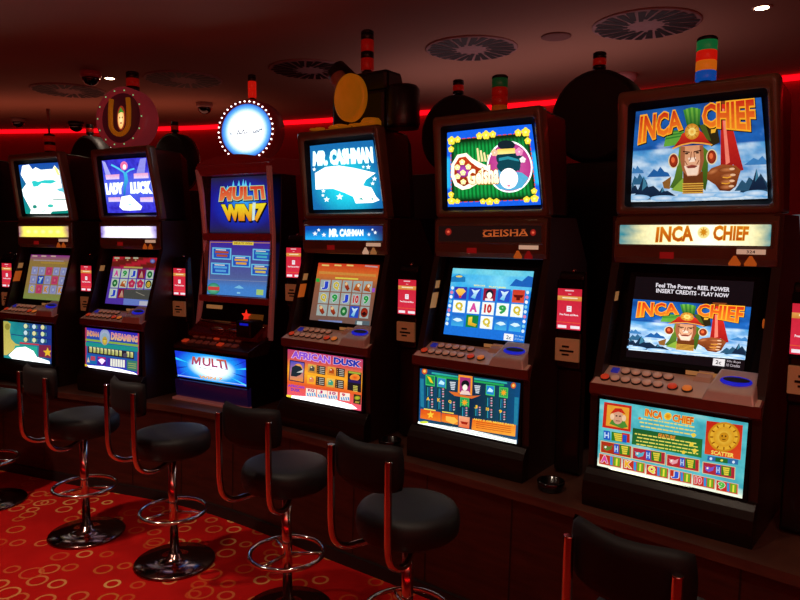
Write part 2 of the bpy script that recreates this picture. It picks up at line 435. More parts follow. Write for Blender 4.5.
def art_inca_belly():
    Q = [(153, 47), (577, 118), (560, 334), (147, 235)]
    a = Art(Q); a.k = .88
    def bg(u, v):
        n = fbm(u*5, v*5, 3)*.5+.5
        return lerp(mix3(rgb('1C8AA0'), rgb('5CC4CC'), rgb('D8F0E0'), n*.8+(.0 if v < .9 else .5)), rgb('FFFFE0', 1.3), (v-.93)*11)
    a.grid(Q, bg, 50, 30)
    P = lambda x, y: (x, y)
    # portrait
    a.quad((165, 56), (243, 68), (240, 142), (160, 128), 'C82818'); a.quad((174, 64), (236, 74), (233, 134), (170, 123), 'E8A030')
    a.poly([(180, 118), (205, 78), (232, 128), (215, 132)], '4C8A30')
    a.ell(204, 100, 15, 20, 'D8A080'); a.poly([(182, 90), (196, 74), (214, 75), (226, 92), (205, 84)], 'C82818')
    a.ell(188, 98, 6, 9, 'F0C8A0'); a.ell(221, 103, 6, 9, 'F0C8A0'); a.ell(200, 96, 3, 2, '201008'); a.ell(210, 97, 3, 2, '201008'); a.line([(198, 110), (210, 111)], 2, '702018')
    # title
    a.text('INCA', (282, 76), (332, 86), (330, 108), (280, 96), 'D83818', 'E87820', bold=.04, out='F8D040', ow=.04)
    a.text('CHIEF', (360, 92), (420, 101), (418, 124), (358, 112), 'D83818', 'E87820', bold=.04, out='F8D040', ow=.04)
    a.ell(346, 98, 11, 11, 'F8C830'); a.star(346, 98, 10, 'E89018', n=8)
    rnd = random.Random(3)
    def lines(x0, x1, y, n, dy, sl, c, w=3):
        for i in range(n):
            x = x0+rnd.random()*8; yy = y+i*dy
            while x < x1-6:
                l = 5+rnd.random()*12; xe = min(x+l, x1); a.line([(x, yy+(x-x0)*sl), (xe, yy+(xe-x0)*sl)], w, c); x = xe+2.5
    lines(262, 430, 102, 3, 11, .17, 'F0D860', 3.4); a.ell(420, 152, 6, c='F0D040'); a.ell(266, 103, 4, c='E07828')
    # feature box
    a.quad((247, 130), (446, 164), (443, 217), (244, 176), '1A5A2C', '2A7A30'); a.text('FEATURE', (320, 146), (368, 154), (367, 166), (319, 158), 'F09030', bold=.03)
    lines(252, 436, 146, 4, 9.5, .17, 'F0E060', 3.2); a.ell(415, 178, 6, c='F0D040'); a.ell(424, 196, 6, c='F0D040'); a.ell(392, 200, 5, c='F0D040')
    # sun scatter
    a.quad((458, 110), (563, 124), (556, 223), (452, 205), 'C02014', 'E04820')
    a.ell(508, 157, 46, 43, 'F8D048', edge='C88010'); a.ell(508, 157, 40, 37, 'C88818', edge='E8B030'); a.ell(508, 157, 30, 28, 'F0C848', edge='D89820'); a.ell(508, 158, 14, 14, 'C88818')
    for i in range(12): a.line([(508+31*cos(i*pi/6), 157+29*sin(i*pi/6)), (508+40*cos(i*pi/6), 157+37*sin(i*pi/6))], 3.5, '8A4A08')
    a.ell(503, 154, 2.5, c='402008'); a.ell(513, 155, 2.5, c='402008'); a.line([(503, 164), (513, 165)], 2, '402008')
    a.text('SCATTER', (472, 194), (538, 205), (536, 217), (471, 206), 'F8D860', bold=.04)
    a.quad((462, 210), (550, 223), (549, 237), (460, 224), '2C6AA8'); a.quad((484, 215), (520, 220), (519, 233), (483, 227), '1E6A2C'); a.ell(502, 224, 4, 3, 'F0E060')
    a.ell(471, 219, 4, 4, 'D8E8F8'); a.ell(536, 229, 4, 4, 'D8E8F8')
    hih(a, 166, 136, 62, 25, 10)
    a.quad((218, 143), (240, 147), (240, 172), (217, 168), 'C82818'); a.quad((220, 148), (232, 150), (231, 172), (219, 170), '1C56C0')
    # animal row and card row
    for (x, y, col, gl) in ((158, 164, 'B03018', '5A7A30'), (248, 183, 'B02838', '50B0C8'), (345, 204, 'B82830', 'E8A0A8'), (448, 226, 'B02838', '7A58C8')):
        w = 88 if x > 200 else 82
        a.quad((x, y), (x+w+6, y+17), (x+w+5, y+53), (x-1, y+33), 'E8C890'); a.quad((x+2, y+2), (x+w+4, y+18), (x+w+3, y+50), (x+1, y+32), col)
        a.poly([(x+6, y+12), (x+18, y+20), (x+34, y+14), (x+30, y+26), (x+16, y+30)], gl); a.ell(x+16, y+21, 8, 6, gl); a.ell(x+14, y+19, 3, c='F8F0E0')
        hih(a, x+38, y+10, 44, 26, 7)
    x = 153; ys = 199; letters = [('A', 'D848A0'), ('K', 'F0B020'), ('Q', 'F0E040'), ('J', '3058D0'), ('10', 'E05060'), ('9', '50C040')]
    for i, (t, c) in enumerate(letters):
        x0 = 155+i*66.5; y0 = 199+i*15.6; w = 64
        a.quad((x0, y0), (x0+w, y0+14), (x0+w-1, y0+44), (x0-1, y0+30), 'F0C0A0'); a.quad((x0+1.5, y0+2), (x0+w-2, y0+15), (x0+w-3, y0+42), (x0+1, y0+29), 'C83020')
        a.text(t, (x0+6, y0+5), (x0+26, y0+9), (x0+25, y0+29), (x0+5, y0+25), c, bold=.06, out='F8F0E0', ow=.04)
        a.quad((x0+31, y0+9), (x0+38, y0+11), (x0+38, y0+35), (x0+31, y0+33), '3090D8'); a.quad((x0+41, y0+11), (x0+59, y0+15), (x0+58, y0+39), (x0+40, y0+35), '6AA828'); a.line([(x0+50, y0+16), (x0+49, y0+36)], 5, 'F0E040')
    a.poly([(180, 240), (300, 266), (420, 299), (300, 279), (190, 250)], 'FFFFD8', k=1.8)  # glow of the tube behind the glass, painted as a white band
    return a

def art_geisha_top():
    a = Art([(108, 72), (620, 30), (668, 499), (113, 516)]); a.k = 1.12
    Q = [(100, 60), (626, 22), (676, 505), (105, 525)]
    a.grid(Q, lambda u, v: lerp(rgb('1460E8'), rgb('30C8F8'), (.95-abs(u-.5)*2)*-8+.9 if .3 < v < .75 else 0), 30, 20)
    a.quad((134, 112), (600, 76), (641, 464), (138, 484), '0C2C10')
    gr = [rgb('086A28'), rgb('14A044')]
    a.grid([(142, 128), (592, 92), (630, 448), (146, 470)], lambda u, v: lerp(rgb('0A3A18'), gr[int(u*42) % 2], min(1, min(u, 1-u, v*.8, (1-v))*12)), 84, 20)
    for p, q in (((134, 112), (600, 76)), ((600, 76), (641, 464)), ((641, 464), (138, 484)), ((138, 484), (134, 112))):
        for i in range(15): a.line([(p[0]+(q[0]-p[0])*(i+.1)/15, p[1]+(q[1]-p[1])*(i+.1)/15), (p[0]+(q[0]-p[0])*(i+.8)/15, p[1]+(q[1]-p[1])*(i+.8)/15)], 5, 'E04838')
    for x, y, r in ((138, 116, 24), (176, 110, 18), (136, 163, 18), (308, 92, 19), (349, 88, 24), (390, 84, 19), (541, 76, 20), (586, 72, 25), (596, 120, 19), (136, 434, 18), (138, 476, 24), (174, 478, 17), (328, 477, 18), (369, 477, 24), (410, 475, 18), (630, 412, 18), (633, 459, 24), (587, 464, 20)):
        a.flower(x, y, r, 'F8E040', 'FFFFC0', k=1.1)
    # fan
    pts = [(140, 250), (175, 195), (230, 185), (265, 215), (300, 235), (345, 255), (385, 280), (400, 330), (350, 360), (290, 370), (250, 395), (205, 405), (160, 380), (137, 320)]
    a.poly(pts, 'FFF4D8', k=1.3)
    a.poly([(158, 255), (185, 212), (225, 205), (260, 240), (300, 268), (360, 290), (370, 325), (300, 340), (260, 360), (215, 383), (175, 360), (157, 310)], 'C84018', '8A2008')
    for x, y, r in ((210, 290, 38), (240, 300, 22)): a.ell(x, y, r, r, 'C858D8', edge='8A2A70')
    for x, y in ((176, 268), (205, 238), (242, 265), (178, 322), (212, 355), (210, 300), (250, 330), (318, 300)): a.flower(x, y, 17, 'FFF0A0', 'FFFFFF', k=1.2)
    for x in (300, 320, 340, 362): a.poly([(x, 235), (x-8, 160+(x-300)*.6), (x+2, 158+(x-300)*.6), (x+14, 235)], 'F8E0A0', k=1.1)
    # round portrait
    a.ell(487, 270, 134, 150, 'FFFFFF', k=1.3, n=36); a.ell(487, 270, 125, 141, 'D860A8', edge='B83888', n=36)
    a.poly([(372, 300), (380, 350), (430, 400), (500, 408), (560, 390), (598, 330), (560, 300), (420, 280)], '58B0D8')
    a.ell(487, 215, 78, 60, '0C2C38', edge='0A3C48'); a.ell(482, 262, 70, 40, '0E4450'); a.ell(470, 142, 52, 26, '14242C'); a.poly([(425, 215), (480, 205), (540, 222), (545, 235), (480, 222), (425, 232)], '2A90A0')
    a.quad((415, 165), (522, 160), (524, 188), (417, 195), 'F8C850', 'FFE890', k=1.1)
    a.ell(483, 335, 54, 62, 'FFF0F0', k=1.4); a.poly([(430, 300), (452, 268), (520, 266), (545, 295), (552, 250), (500, 232), (430, 250)], '0E4450')
    a.ell(483, 378, 9, 6, 'E87890', k=1.2); a.flower(545, 180, 24, 'F090C0', 'FFFFFF'); a.flower(565, 225, 18, 'FFF0F0', 'FFC0D0'); a.flower(400, 185, 20, 'F8C8A0', 'FFFFFF')
    a.text('Geisha', (238, 285), (425, 240), (425, 365), (238, 372), 'FFFDE8', 'FFF0B8', bold=.04, out='D87828', ow=.035, k=1.35, ok=.8)
    return a
def art_geisha_title():
    a = Art([(138, 460), (470, 465), (470, 530), (138, 515)])
    a.grid([(138, 460), (470, 465), (470, 530), (138, 515)], lambda u, v: rgb('1A0C0A'), 2, 2)
    a.text('GEISHA', (275, 478), (425, 477), (425, 503), (275, 503), 'A04420', 'C05A28', bold=.012)
    for x0, w in ((277, 14), (303, 16), (331, 12), (378, 15), (403, 16)):
        a.line([(x0-1, 502), (x0+w, 502)], 2.2, 'B04E24'); a.line([(x0-1, 479), (x0+w*.8, 478)], 2, 'A04420')
    for x, y in ((168, 482), (442, 491)): a.ell(x, y, 10, 13, 'B82A20', edge='701410'); a.star(x, y, 6, 'E86040')
    return a
CARD = {'A': 'D848A0', 'K': 'E09020', 'Q': 'D8C020', 'J': '2848D0', '10': 'C82828', '9': '28A048'}
def reel_cell(a, c, q, kind):
    """one reel symbol inside quad q (TL,TR,BR,BL)"""
    a.push([(0, 0), (10, 0), (10, 10), (0, 10)], q)
    if kind in CARD:
        a.rect(.2, .2, 9.8, 9.8, c); a.tbox(kind, 2, 1.5, 8, 8.5, CARD[kind], bold=.06, out='F8F8F8', ow=.03)
    elif kind == 'face': a.rect(.2, .2, 9.8, 9.8, '901838'); a.ell(5, 4.5, 3, 3.4, '101830'); a.ell(5, 5.6, 2, 2.4, 'FFF0E8', k=1.1); a.rect(2, 8, 8, 9.8, 'FFE8E8')
    elif kind == 'fan': a.rect(.2, .2, 9.8, 9.8, '3038B0'); a.poly([(5, 8.5), (1, 3.5), (3, 1.5), (7, 1.5), (9, 3.5)], 'F8D060', 'F0A030'); a.ell(5, 8, 1, c='D04020')
    elif kind == 'bird': a.rect(.2, .2, 9.8, 9.8, '2850C8'); a.poly([(2, 8), (4, 5), (2, 1.5), (5, 2.5), (8.5, 1.5), (6.5, 5), (5.5, 9)], 'E8F8FF', '50C0F0')
    elif kind == 'red': a.rect(.2, .2, 9.8, 9.8, 'C83828', 'E05030'); a.poly([(1, 4), (9, 4), (8, 6), (6.5, 6), (6.5, 8), (3.5, 8), (3.5, 6), (2, 6)], '601410')
    elif kind == 'boat': a.rect(.2, .2, 9.8, 9.8, '2060C8', '40B0E8'); a.poly([(1, 5), (4, 3.4), (7, 3.6), (9, 5.2), (5, 6.4)], 'D8F4FF')
    elif kind == 'gold': a.rect(.2, .2, 9.8, 9.8, '108040'); a.poly([(2, 2), (5, 1.5), (5, 6), (9, 7), (8, 9), (2, 8)], 'F8D840', 'D8A020')
    elif kind == 'ant': a.rect(.2, .2, 9.8, 9.8, c); a.poly([(2, 1), (5, 2), (8, 7), (6, 9), (3, 6)], 'C84828', '7A2810'); a.ell(4, 3, 1.4, c='F0C890')
    elif kind == 'cat': a.rect(.2, .2, 9.8, 9.8, c); a.poly([(1, 8), (3, 3), (6, 2), (9, 3), (7, 6), (9, 9)], 'D88030', 'A83818'); a.ell(6, 4, 1.3, c='F8E8C0')
    elif kind == 'moon': a.rect(.2, .2, 9.8, 9.8, c); a.ell(5, 5, 4, 4, 'C83820', edge='802010'); a.poly([(2, 6), (5, 4), (8, 6), (5, 8)], '301010')
    elif kind == 'green': a.rect(.2, .2, 9.8, 9.8, c); a.ell(5, 5, 3.4, 3.8, '309048', edge='186030'); a.ell(5, 5, 1.3, c='A8E0A0')
    elif kind == 'flw': a.rect(.2, .2, 9.8, 9.8, c); a.flower(5, 5, 4.5, 'C83058', 'F0A0B0')
    elif kind == 'mask': a.rect(.2, .2, 9.8, 9.8, c); a.ell(5, 5, 4, 4.2, '183018'); a.ell(5, 5.3, 2.6, 3, 'E8C040'); a.ell(4, 4.8, .5, c='201008'); a.ell(6, 4.8, .5, c='201008'); a.line([(3.8, 6.6), (6.2, 6.6)], .5, '401008')
    elif kind == 'sq': a.rect(.2, .2, 9.8, 9.8, c); a.ell(5, 5, 2.8, 3.2, 'D0D8F0', edge='8088D0')
    elif kind == 'redb': a.rect(.2, .2, 9.8, 9.8, 'D84878'); a.ell(5, 5, 3, 3, 'F07898', edge='C03058')
    elif kind == 'tipi': a.rect(.2, .2, 9.8, 9.8, '8A1838'); a.poly([(5, 1.5), (8, 9), (2, 9)], 'E8C8B0', 'C07858')
    a.pop()
def reels(a, quad, rows, cols, cells, base, gap=.06, line=None):
    TL, TR, BR, BL = quad
    def pt(u, v):
        tx = TL[0]+(TR[0]-TL[0])*u; ty = TL[1]+(TR[1]-TL[1])*u; bx = BL[0]+(BR[0]-BL[0])*u; by = BL[1]+(BR[1]-BL[1])*u
        return (tx+(bx-tx)*v, ty+(by-ty)*v)
    for j in range(rows):
        for i in range(cols):
            g = gap; u0 = (i+g)/cols; u1 = (i+1-g)/cols; v0 = (j+g*.6)/rows; v1 = (j+1-g*.6)/rows
            reel_cell(a, base, [pt(u0, v0), pt(u1, v0), pt(u1, v1), pt(u0, v1)], cells[j][i])
    return pt
def art_geisha_main():
    Q = [(110, 92), (638, 112), (572, 568), (45, 512)]
    a = Art(Q); a.k = 1.05
    def bg(u, v):
        n = fbm(u*6, v*6, 9)*.5+.5
        if v < .1: return lerp(rgb('80D8E8'), rgb('50C0E0'), n)
        if v < .3: return lerp(rgb('20A8E8'), rgb('90E8F8'), (.25-abs(v-.2))*2*n+max(0, .35-abs(u-.6))*1.2)
        return lerp(rgb('1888E0'), rgb('1C70D8'), v)
    a.grid(Q, bg, 40, 30)
    a.poly([(480, 205), (520, 160), (560, 175), (600, 140), (634, 150), (625, 215)], '1C60B8'); a.poly([(95, 150), (150, 130), (190, 150), (190, 180), (90, 180)], '1C78B8'); a.ell(150, 145, 22, 6, 'E8D060')
    a.text('GOOD LUCK', (245, 196), (320, 200), (320, 210), (245, 206), 'F8F080', bold=.03)
    a.text('PLAY LINES', (345, 205), (455, 212), (454, 221), (345, 215), 'F8F080', bold=.03)
    rows = [['fan', 'bird', 'face', 'bird', 'red'], ['Q', 'A', '10', '9', 'Q'], ['boat', 'gold', 'Q', 'boat', 'boat']]
    reels(a, [(116, 205), (590, 228), (558, 506), (88, 462)], 3, 5, rows, 'F4FCF4')
    for s_, (xa, ya, xb, yb) in enumerate(((110, 205, 68, 460), (600, 232, 565, 510))):
        for i in range(9):
            t = (i+.5)/9; x = xa+(xb-xa)*t; y = ya+(yb-ya)*t
            a.ell(x, y, 10, 11, ['D8F0F8', 'E080A8', 'F8F8F8', '80D0E8'][i % 4])
    a.quad((445, 508), (506, 515), (502, 558), (440, 550), 'F8F8F8'); a.text('2c', (460, 520), (492, 524), (488, 548), (456, 544), '406080', bold=.02)
    a.text('50c Buys', (515, 518), (572, 526), (570, 537), (513, 529), 'A8D8F0', bold=.01); a.text('25 Credits', (515, 536), (572, 544), (570, 556), (511, 548), 'A8D8F0', bold=.01)
    return a
def art_geisha_belly():
    Q = [(62, 55), (755, 160), (738, 562), (48, 408)]
    a = Art(Q)
    a.grid(Q, lambda u, v: mix3(rgb('0C2440'), rgb('123C50'), rgb('0C4878'), abs(u-.5)*2), 20, 8)
    a.poly([(62, 120), (85, 124), (85, 310), (62, 300)], '1E7898'); a.poly([(715, 250), (745, 255), (738, 440), (712, 430)], '1E7898')
    for s_ in range(2):
        a.poly([(140, 80), (320, 108), (320, 118), (140, 92)] if s_ == 0 else [(430, 120), (660, 152), (662, 164), (432, 132)], '2CA8A0')
        a.poly([(165, 98), (322, 122), (322, 134), (165, 112)] if s_ == 0 else [(430, 136), (640, 165), (640, 178), (430, 148)], '20A050')
    for x, y in ((92, 74), (706, 174)): a.ell(x, y, 18, 20, 'F07828', edge='C04810'); a.ell(x, y, 9, 10, 'F8C060')
    def blk(x, y, cellc, glyph):
        a.quad((x, y), (x+62, y+9), (x+60, y+78), (x-2, y+68), '40C060'); a.quad((x+5, y+6), (x+57, y+14), (x+55, y+70), (x+3, y+61), cellc)
        if glyph == 'gold': a.poly([(x+10, y+12), (x+30, y+18), (x+52, y+60), (x+30, y+50)], 'F0C820')
        elif glyph == 'star': a.star(x+30, y+40, 24, 'F0A020', n=8)
        else: a.poly([(x+8, y+45), (x+25, y+20), (x+50, y+38), (x+45, y+52)], 'C0F0F8')
    def tab(x, y, gl=None):
        a.quad((x, y), (x+56, y+8), (x+54, y+78), (x-2, y+70), '0E3C44')
        a.line([(x+14, y+12), (x+12, y+70)], 4, '30A8C0'); a.line([(x+24, y+12), (x+22, y+72)], 3, '2C60B0')
        for i in range(4): a.ell(x+40, y+16+i*16, 7, 5, ['D88098', 'B8B0C0'][i % 2])
        if gl: a.text(gl, (x+2, y-2), (x+24, y+2), (x+24, y+24), (x+2, y+20), 'F8C030', bold=.05)
    blk(100, 95, '108848', 'gold'); blk(178, 112, '2C88C0', 'b'); blk(514, 165, '2080C8', 'b'); blk(608, 180, '38A048', 'star'); blk(336, 240, '20A050', 'star')
    for x, y in ((100, 165), (178, 175), (514, 240), (608, 250), (340, 300)): tab(x, y)
    for x, y, g in ((104, 240, 'A'), (178, 250, 'K'), (254, 262, 'Q'), (434, 298, 'J'), (516, 315, '10'), (608, 332, '9')): tab(x, y, g)
    a.quad((328, 98), (424, 110), (420, 235), (322, 218), 'F0902C'); a.quad((338, 112), (412, 122), (408, 225), (334, 208), 'A03070')
    a.ell(374, 160, 28, 26, '101418'); a.ell(372, 182, 17, 20, 'FFF0E0'); a.poly([(335, 225), (350, 200), (398, 206), (412, 232)], 'E8C8C0')
    a.poly([(260, 205), (330, 215), (330, 225), (400, 238), (480, 235), (420, 255), (300, 235)], 'D86A28')
    for x, y in ((288, 170), (458, 195)):
        for i in range(5): a.line([(x-20+i*2, y-24+i*11), (x+20-i*2, y-20+i*11)], 7, 'D0D8E0')
    a.quad((68, 315), (205, 340), (205, 402), (64, 375), 'D84818', 'F08020'); a.quad((210, 345), (325, 362), (322, 425), (208, 400), 'E05018', 'F09028')
    a.quad((330, 365), (405, 378), (402, 452), (328, 436), 'F0A880', 'E86030'); a.poly([(340, 400), (395, 410), (385, 425), (350, 418)], 'A02010')
    a.quad((425, 385), (732, 435), (728, 512), (418, 458), 'E86818', 'F8A838')
    a.star(135, 355, 26, 'F8C838'); a.poly([(240, 365), (300, 375), (325, 400), (290, 420), (240, 395)], 'F8B848')
    for i in range(4): a.line([(450, 405+i*13), (700, 447+i*13)], 3.5, 'B84010')
    a.text('ANY 3 OR MORE PAYS', (430, 382), (720, 430), (720, 442), (430, 394), 'F8D850', bold=.02)
    for x in (90, 215): a.line([(x, 315+(x-90)*.17), (x+80, 328+(x-90)*.17)], 7, 'F8D850')
    a.poly([(50, 395), (420, 460), (738, 535), (738, 562), (48, 412)], 'F8FFF8', k=1.4)  # bright lower band paints the tube shining through
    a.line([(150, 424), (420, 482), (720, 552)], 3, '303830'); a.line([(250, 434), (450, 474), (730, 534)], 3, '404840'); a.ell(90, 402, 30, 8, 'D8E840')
    return a

def art_cash_top():
    Q = [(48, 85), (378, 55), (438, 410), (68, 414)]
    a = Art(Q); a.k = 1.0
    a.grid(Q, lambda u, v: lerp(lerp(rgb('1878B8'), rgb('20D8E8', 1.3), 1.2-2.2*math.hypot(u-.5, (v-.6))), rgb('1C60A8'), max(0, .25-min(u, v, 1-u))*1.6), 30, 30)
    a.text('MR. CASHMAN', (66, 112), (372, 88), (378, 162), (66, 178), 'FFFFFF', bold=.05, out='C0FFFF', ow=.04, k=1.6)
    a.poly([(76, 215), (130, 185), (200, 178), (280, 190), (390, 215), (340, 250), (325, 280), (370, 292), (395, 340), (415, 362), (380, 376), (290, 378), (275, 340), (230, 318), (170, 296), (80, 300)], 'FFFFFF', k=1.7)
    a.poly([(300, 355), (320, 345), (330, 360)], '30B8B0'); a.poly([(365, 355), (378, 348), (385, 362)], '30B8B0')
    for x, y, r in ((72, 196, 11), (120, 308, 12), (137, 355, 17), (352, 185, 14), (326, 184, 9), (385, 245, 14), (376, 270, 12), (205, 340, 20), (118, 332, 10)): a.star(x, y, r, 'F0FFFF', k=1.4)
    return a
def art_cash_title():
    Q = [(40, 500), (455, 498), (455, 585), (38, 560)]
    a = Art(Q)
    a.grid(Q, lambda u, v: lerp(lerp(rgb('0C48A8'), rgb('20A8F0', 1.2), v*1.3-abs(u-.45)*.8), rgb('2C1C48'), (u-.72)*3), 24, 8)
    a.text('MR. CASHMAN', (145, 512), (328, 518), (328, 552), (142, 552), 'FFFFFF', bold=.05, out='A0E8FF', ow=.03, k=1.2)
    for x, y, r in ((80, 534, 12), (96, 518, 9), (119, 541, 12), (363, 546, 12), (386, 519, 9), (405, 536, 13)): a.star(x, y, r, 'F0F8FF', k=1.1)
    return a
def art_cash_main():
    Q = [(132, 115), (492, 125), (440, 470), (85, 410)]
    a = Art(Q); a.k = .82
    a.grid(Q, lambda u, v: lerp(lerp(rgb('D83820'), rgb('E88030'), v*4), lerp(rgb('A86038'), rgb('7A5A50'), v), v*5-.8), 20, 20)
    for x in (150, 220, 290): a.line([(x, 127), (x+40, 129)], 8, 'F0D070')
    a.line([(400, 130), (480, 136)], 8, 'C8A0A0'); a.line([(135, 165), (470, 185)], 14, 'D89040'); a.line([(225, 195), (360, 203)], 8, 'E8D850')
    rows = [['J', 'Q', 'ant', 'cat', 'cat'], ['Q', '9', 'J', '10', '9'], ['ant', 'ant', 'green', 'bird', 'moon']]
    reels(a, [(142, 200), (455, 215), (430, 432), (118, 392)], 3, 5, rows, 'A8B4B0', .04)
    a.quad((122, 196), (140, 197), (140, 216), (120, 214), '28B040'); a.quad((450, 255), (468, 257), (464, 280), (448, 278), 'A050D0')
    a.quad((135, 415), (270, 430), (268, 448), (132, 432), '8090C8'); a.quad((350, 432), (438, 444), (436, 468), (345, 455), '5A6870')
    a.quad((360, 438), (392, 442), (390, 462), (357, 458), 'C8D8D8')
    return a
def art_african_belly():
    Q = [(48, 70), (640, 145), (625, 532), (55, 418)]
    a = Art(Q)
    a.grid(Q, lambda u, v: lerp(lerp(lerp(rgb('B03868'), rgb('E05828'), v*2.6), rgb('F8A828'), max(0, .25-abs(v-.45))*4), rgb('F85890'), (v-.7)*2), 24, 20)
    a.text('AFRICAN', (82, 80), (378, 122), (378, 180), (78, 135), '8048C8', '9858D0', bold=.055, out='F8C8E0', ow=.035)
    a.text('DUSK', (405, 125), (628, 158), (622, 208), (403, 182), '2030A0', '2838A8', bold=.06, out='F8C8D8', ow=.035)
    a.quad((66, 150), (182, 168), (178, 322), (64, 302), '281848'); a.quad((72, 158), (176, 174), (172, 314), (70, 296), '3848B8', 'E89028')
    a.ell(130, 215, 34, 36, 'F0D880', edge='E89040'); a.poly([(78, 270), (85, 205), (112, 190), (150, 200), (172, 235), (150, 262), (120, 275)], '1C2830'); a.poly([(120, 245), (165, 225), (172, 212), (168, 245)], 'C8C8C0')
    def anim(x, y, c1, c2, g):
        a.quad((x, y), (x+62, y+9), (x+60, y+72), (x-2, y+62), c1, c2)
        a.poly([(x+10, y+50), (x+15, y+22), (x+34, y+12), (x+52, y+30), (x+48, y+56)], g); a.ell(x+26, y+26, 6, 5, 'F0E0C0')
        a.quad((x+68, y+10), (x+136, y+20), (x+134, y+84), (x+66, y+72), '2A2020')
        for i in range(4): a.line([(x+90, y+24+i*14), (x+128, y+30+i*14)], 6, 'B8B0A0'); a.line([(x+74, y+22+i*14), (x+80, y+23+i*14)], 5, 'D8A040')
    anim(207, 180, 'D0A850', 'C07828', '484840'); anim(360, 198, 'E0A040', 'D07828', 'B04818')
    anim(205, 262, 'F0C030', 'F09828', 'E08048'); anim(355, 285, 'E8C058', 'C8A040', '389878')
    a.quad((522, 230), (632, 246), (628, 396), (518, 374), '20181C'); a.line([(528, 240), (625, 254)], 14, '98A838'); a.ell(578, 282, 40, 26, 'D84818', edge='F09030'); a.quad((530, 295), (625, 308), (624, 330), (528, 316), '281858')
    for i in range(4): a.line([(565, 345+i*12), (600, 350+i*12)], 7, 'C8B850')
    a.text('AFRICAN', (62, 328), (185, 345), (184, 364), (62, 346), '7838C0', bold=.04); a.text('DUSK', (85, 355), (155, 366), (154, 388), (84, 376), '4830B0', bold=.04)
    for x, t in ((205, 'KQ'), (290, 'J'), (372, '10'), (468, '9')):
        y = 358+(x-205)*.13
        a.quad((x-6, y), (x+72, y+10), (x+70, y+66), (x-8, y+56), 'F8E8D8'); w = 50 if len(t) > 1 else 28
        a.text(t, (x+8, y+5), (x+8+w, y+9), (x+8+w, y+32), (x+8, y+28), 'B02870' if t != '9' else 'C02858', bold=.05)
        for i in range(4): a.poly([(x+i*18, y+34), (x+i*18+10, y+36), (x+i*18+16, y+60), (x+i*18+6, y+58)], '3090D0')
    a.quad((572, 405), (632, 416), (628, 486), (568, 472), '302818'); a.ell(600, 434, 24, 15, 'C0C030', edge='808020'); a.text('ANY', (582, 456), (618, 462), (617, 476), (581, 470), 'C8B040', bold=.04)
    a.poly([(90, 410), (200, 418), (420, 445), (560, 485), (600, 515), (540, 535), (300, 500), (80, 440)], 'FFFFFF', k=1.8); a.poly([(55, 404), (95, 408), (90, 425), (55, 419)], 'F8E040')  # white streak painted for the tube glow at the bottom
    return a

def art_lady_top():
    Q = [(50, 100), (440, 75), (545, 535), (105, 552)]
    a = Art(Q); a.k = 1.1
    a.grid(Q, lambda u, v: lerp(lerp(rgb('2418A0'), rgb('4848F0'), fbm(u*14, v*14)*.5+.5), rgb('6888FF', 1.2), max(0, .35-abs(v-.5))*1.5), 40, 36)
    a.poly([(52, 100), (80, 110), (140, 230), (90, 230)], 'A8A8F0'); a.poly([(385, 85), (435, 78), (420, 200), (345, 220)], '9090E8')
    a.quad((82, 212), (205, 205), (205, 245), (90, 250), 'F0A0C8', 'E8D8FF'); a.quad((328, 200), (450, 192), (455, 235), (330, 240), 'F0A0C8', 'E8D8FF')
    a.quad((108, 405), (215, 400), (218, 440), (112, 445), 'F0B0D8', 'E0D8FF'); a.quad((385, 400), (495, 395), (498, 440), (388, 440), 'F0B0D8', 'E0D8FF')
    a.text('LADY', (82, 285), (235, 275), (238, 365), (95, 375), 'FFFFFF', bold=.06, out='E0F0FF', ow=.05, k=1.5)
    a.text('LUCK', (300, 275), (470, 262), (485, 362), (305, 362), 'FFFFFF', bold=.06, out='E0F0FF', ow=.05, k=1.5)
    a.poly([(240, 190), (270, 190), (282, 260), (265, 310), (258, 390), (240, 390), (242, 300), (250, 250)], '40C0E8', '2060C8')
    a.line([(245, 190), (195, 160), (135, 132)], 13, '58D0F0'); a.line([(268, 190), (300, 170), (335, 162)], 12, '58D0F0')
    a.ell(246, 140, 32, 34, 'E84888', edge='F080B0'); a.ell(250, 148, 15, 20, 'FFE8F0', k=1.2)
    a.poly([(225, 395), (300, 380), (350, 430), (405, 480), (395, 515), (300, 522), (240, 520), (208, 490)], 'F4FCFF', k=1.5)
    a.ell(300, 468, 16, 5, '50D0C0')
    return a
def art_bright_strip(c1, c2, edge):
    a = Art([(0, 0), (100, 0), (100, 10), (0, 10)])
    a.grid([(0, 0), (100, 0), (100, 10), (0, 10)], lambda u, v: lerp(rgb(c1, 1.5), rgb(edge), max(abs(u-.5)*2-.72, 0)*3+fbm(u*12, v*2)*.25), 40, 6)
    for i in range(5): a.ell(20+i*15, 5, 7, 2.6, c2, k=1.3, edge=c1)
    return a
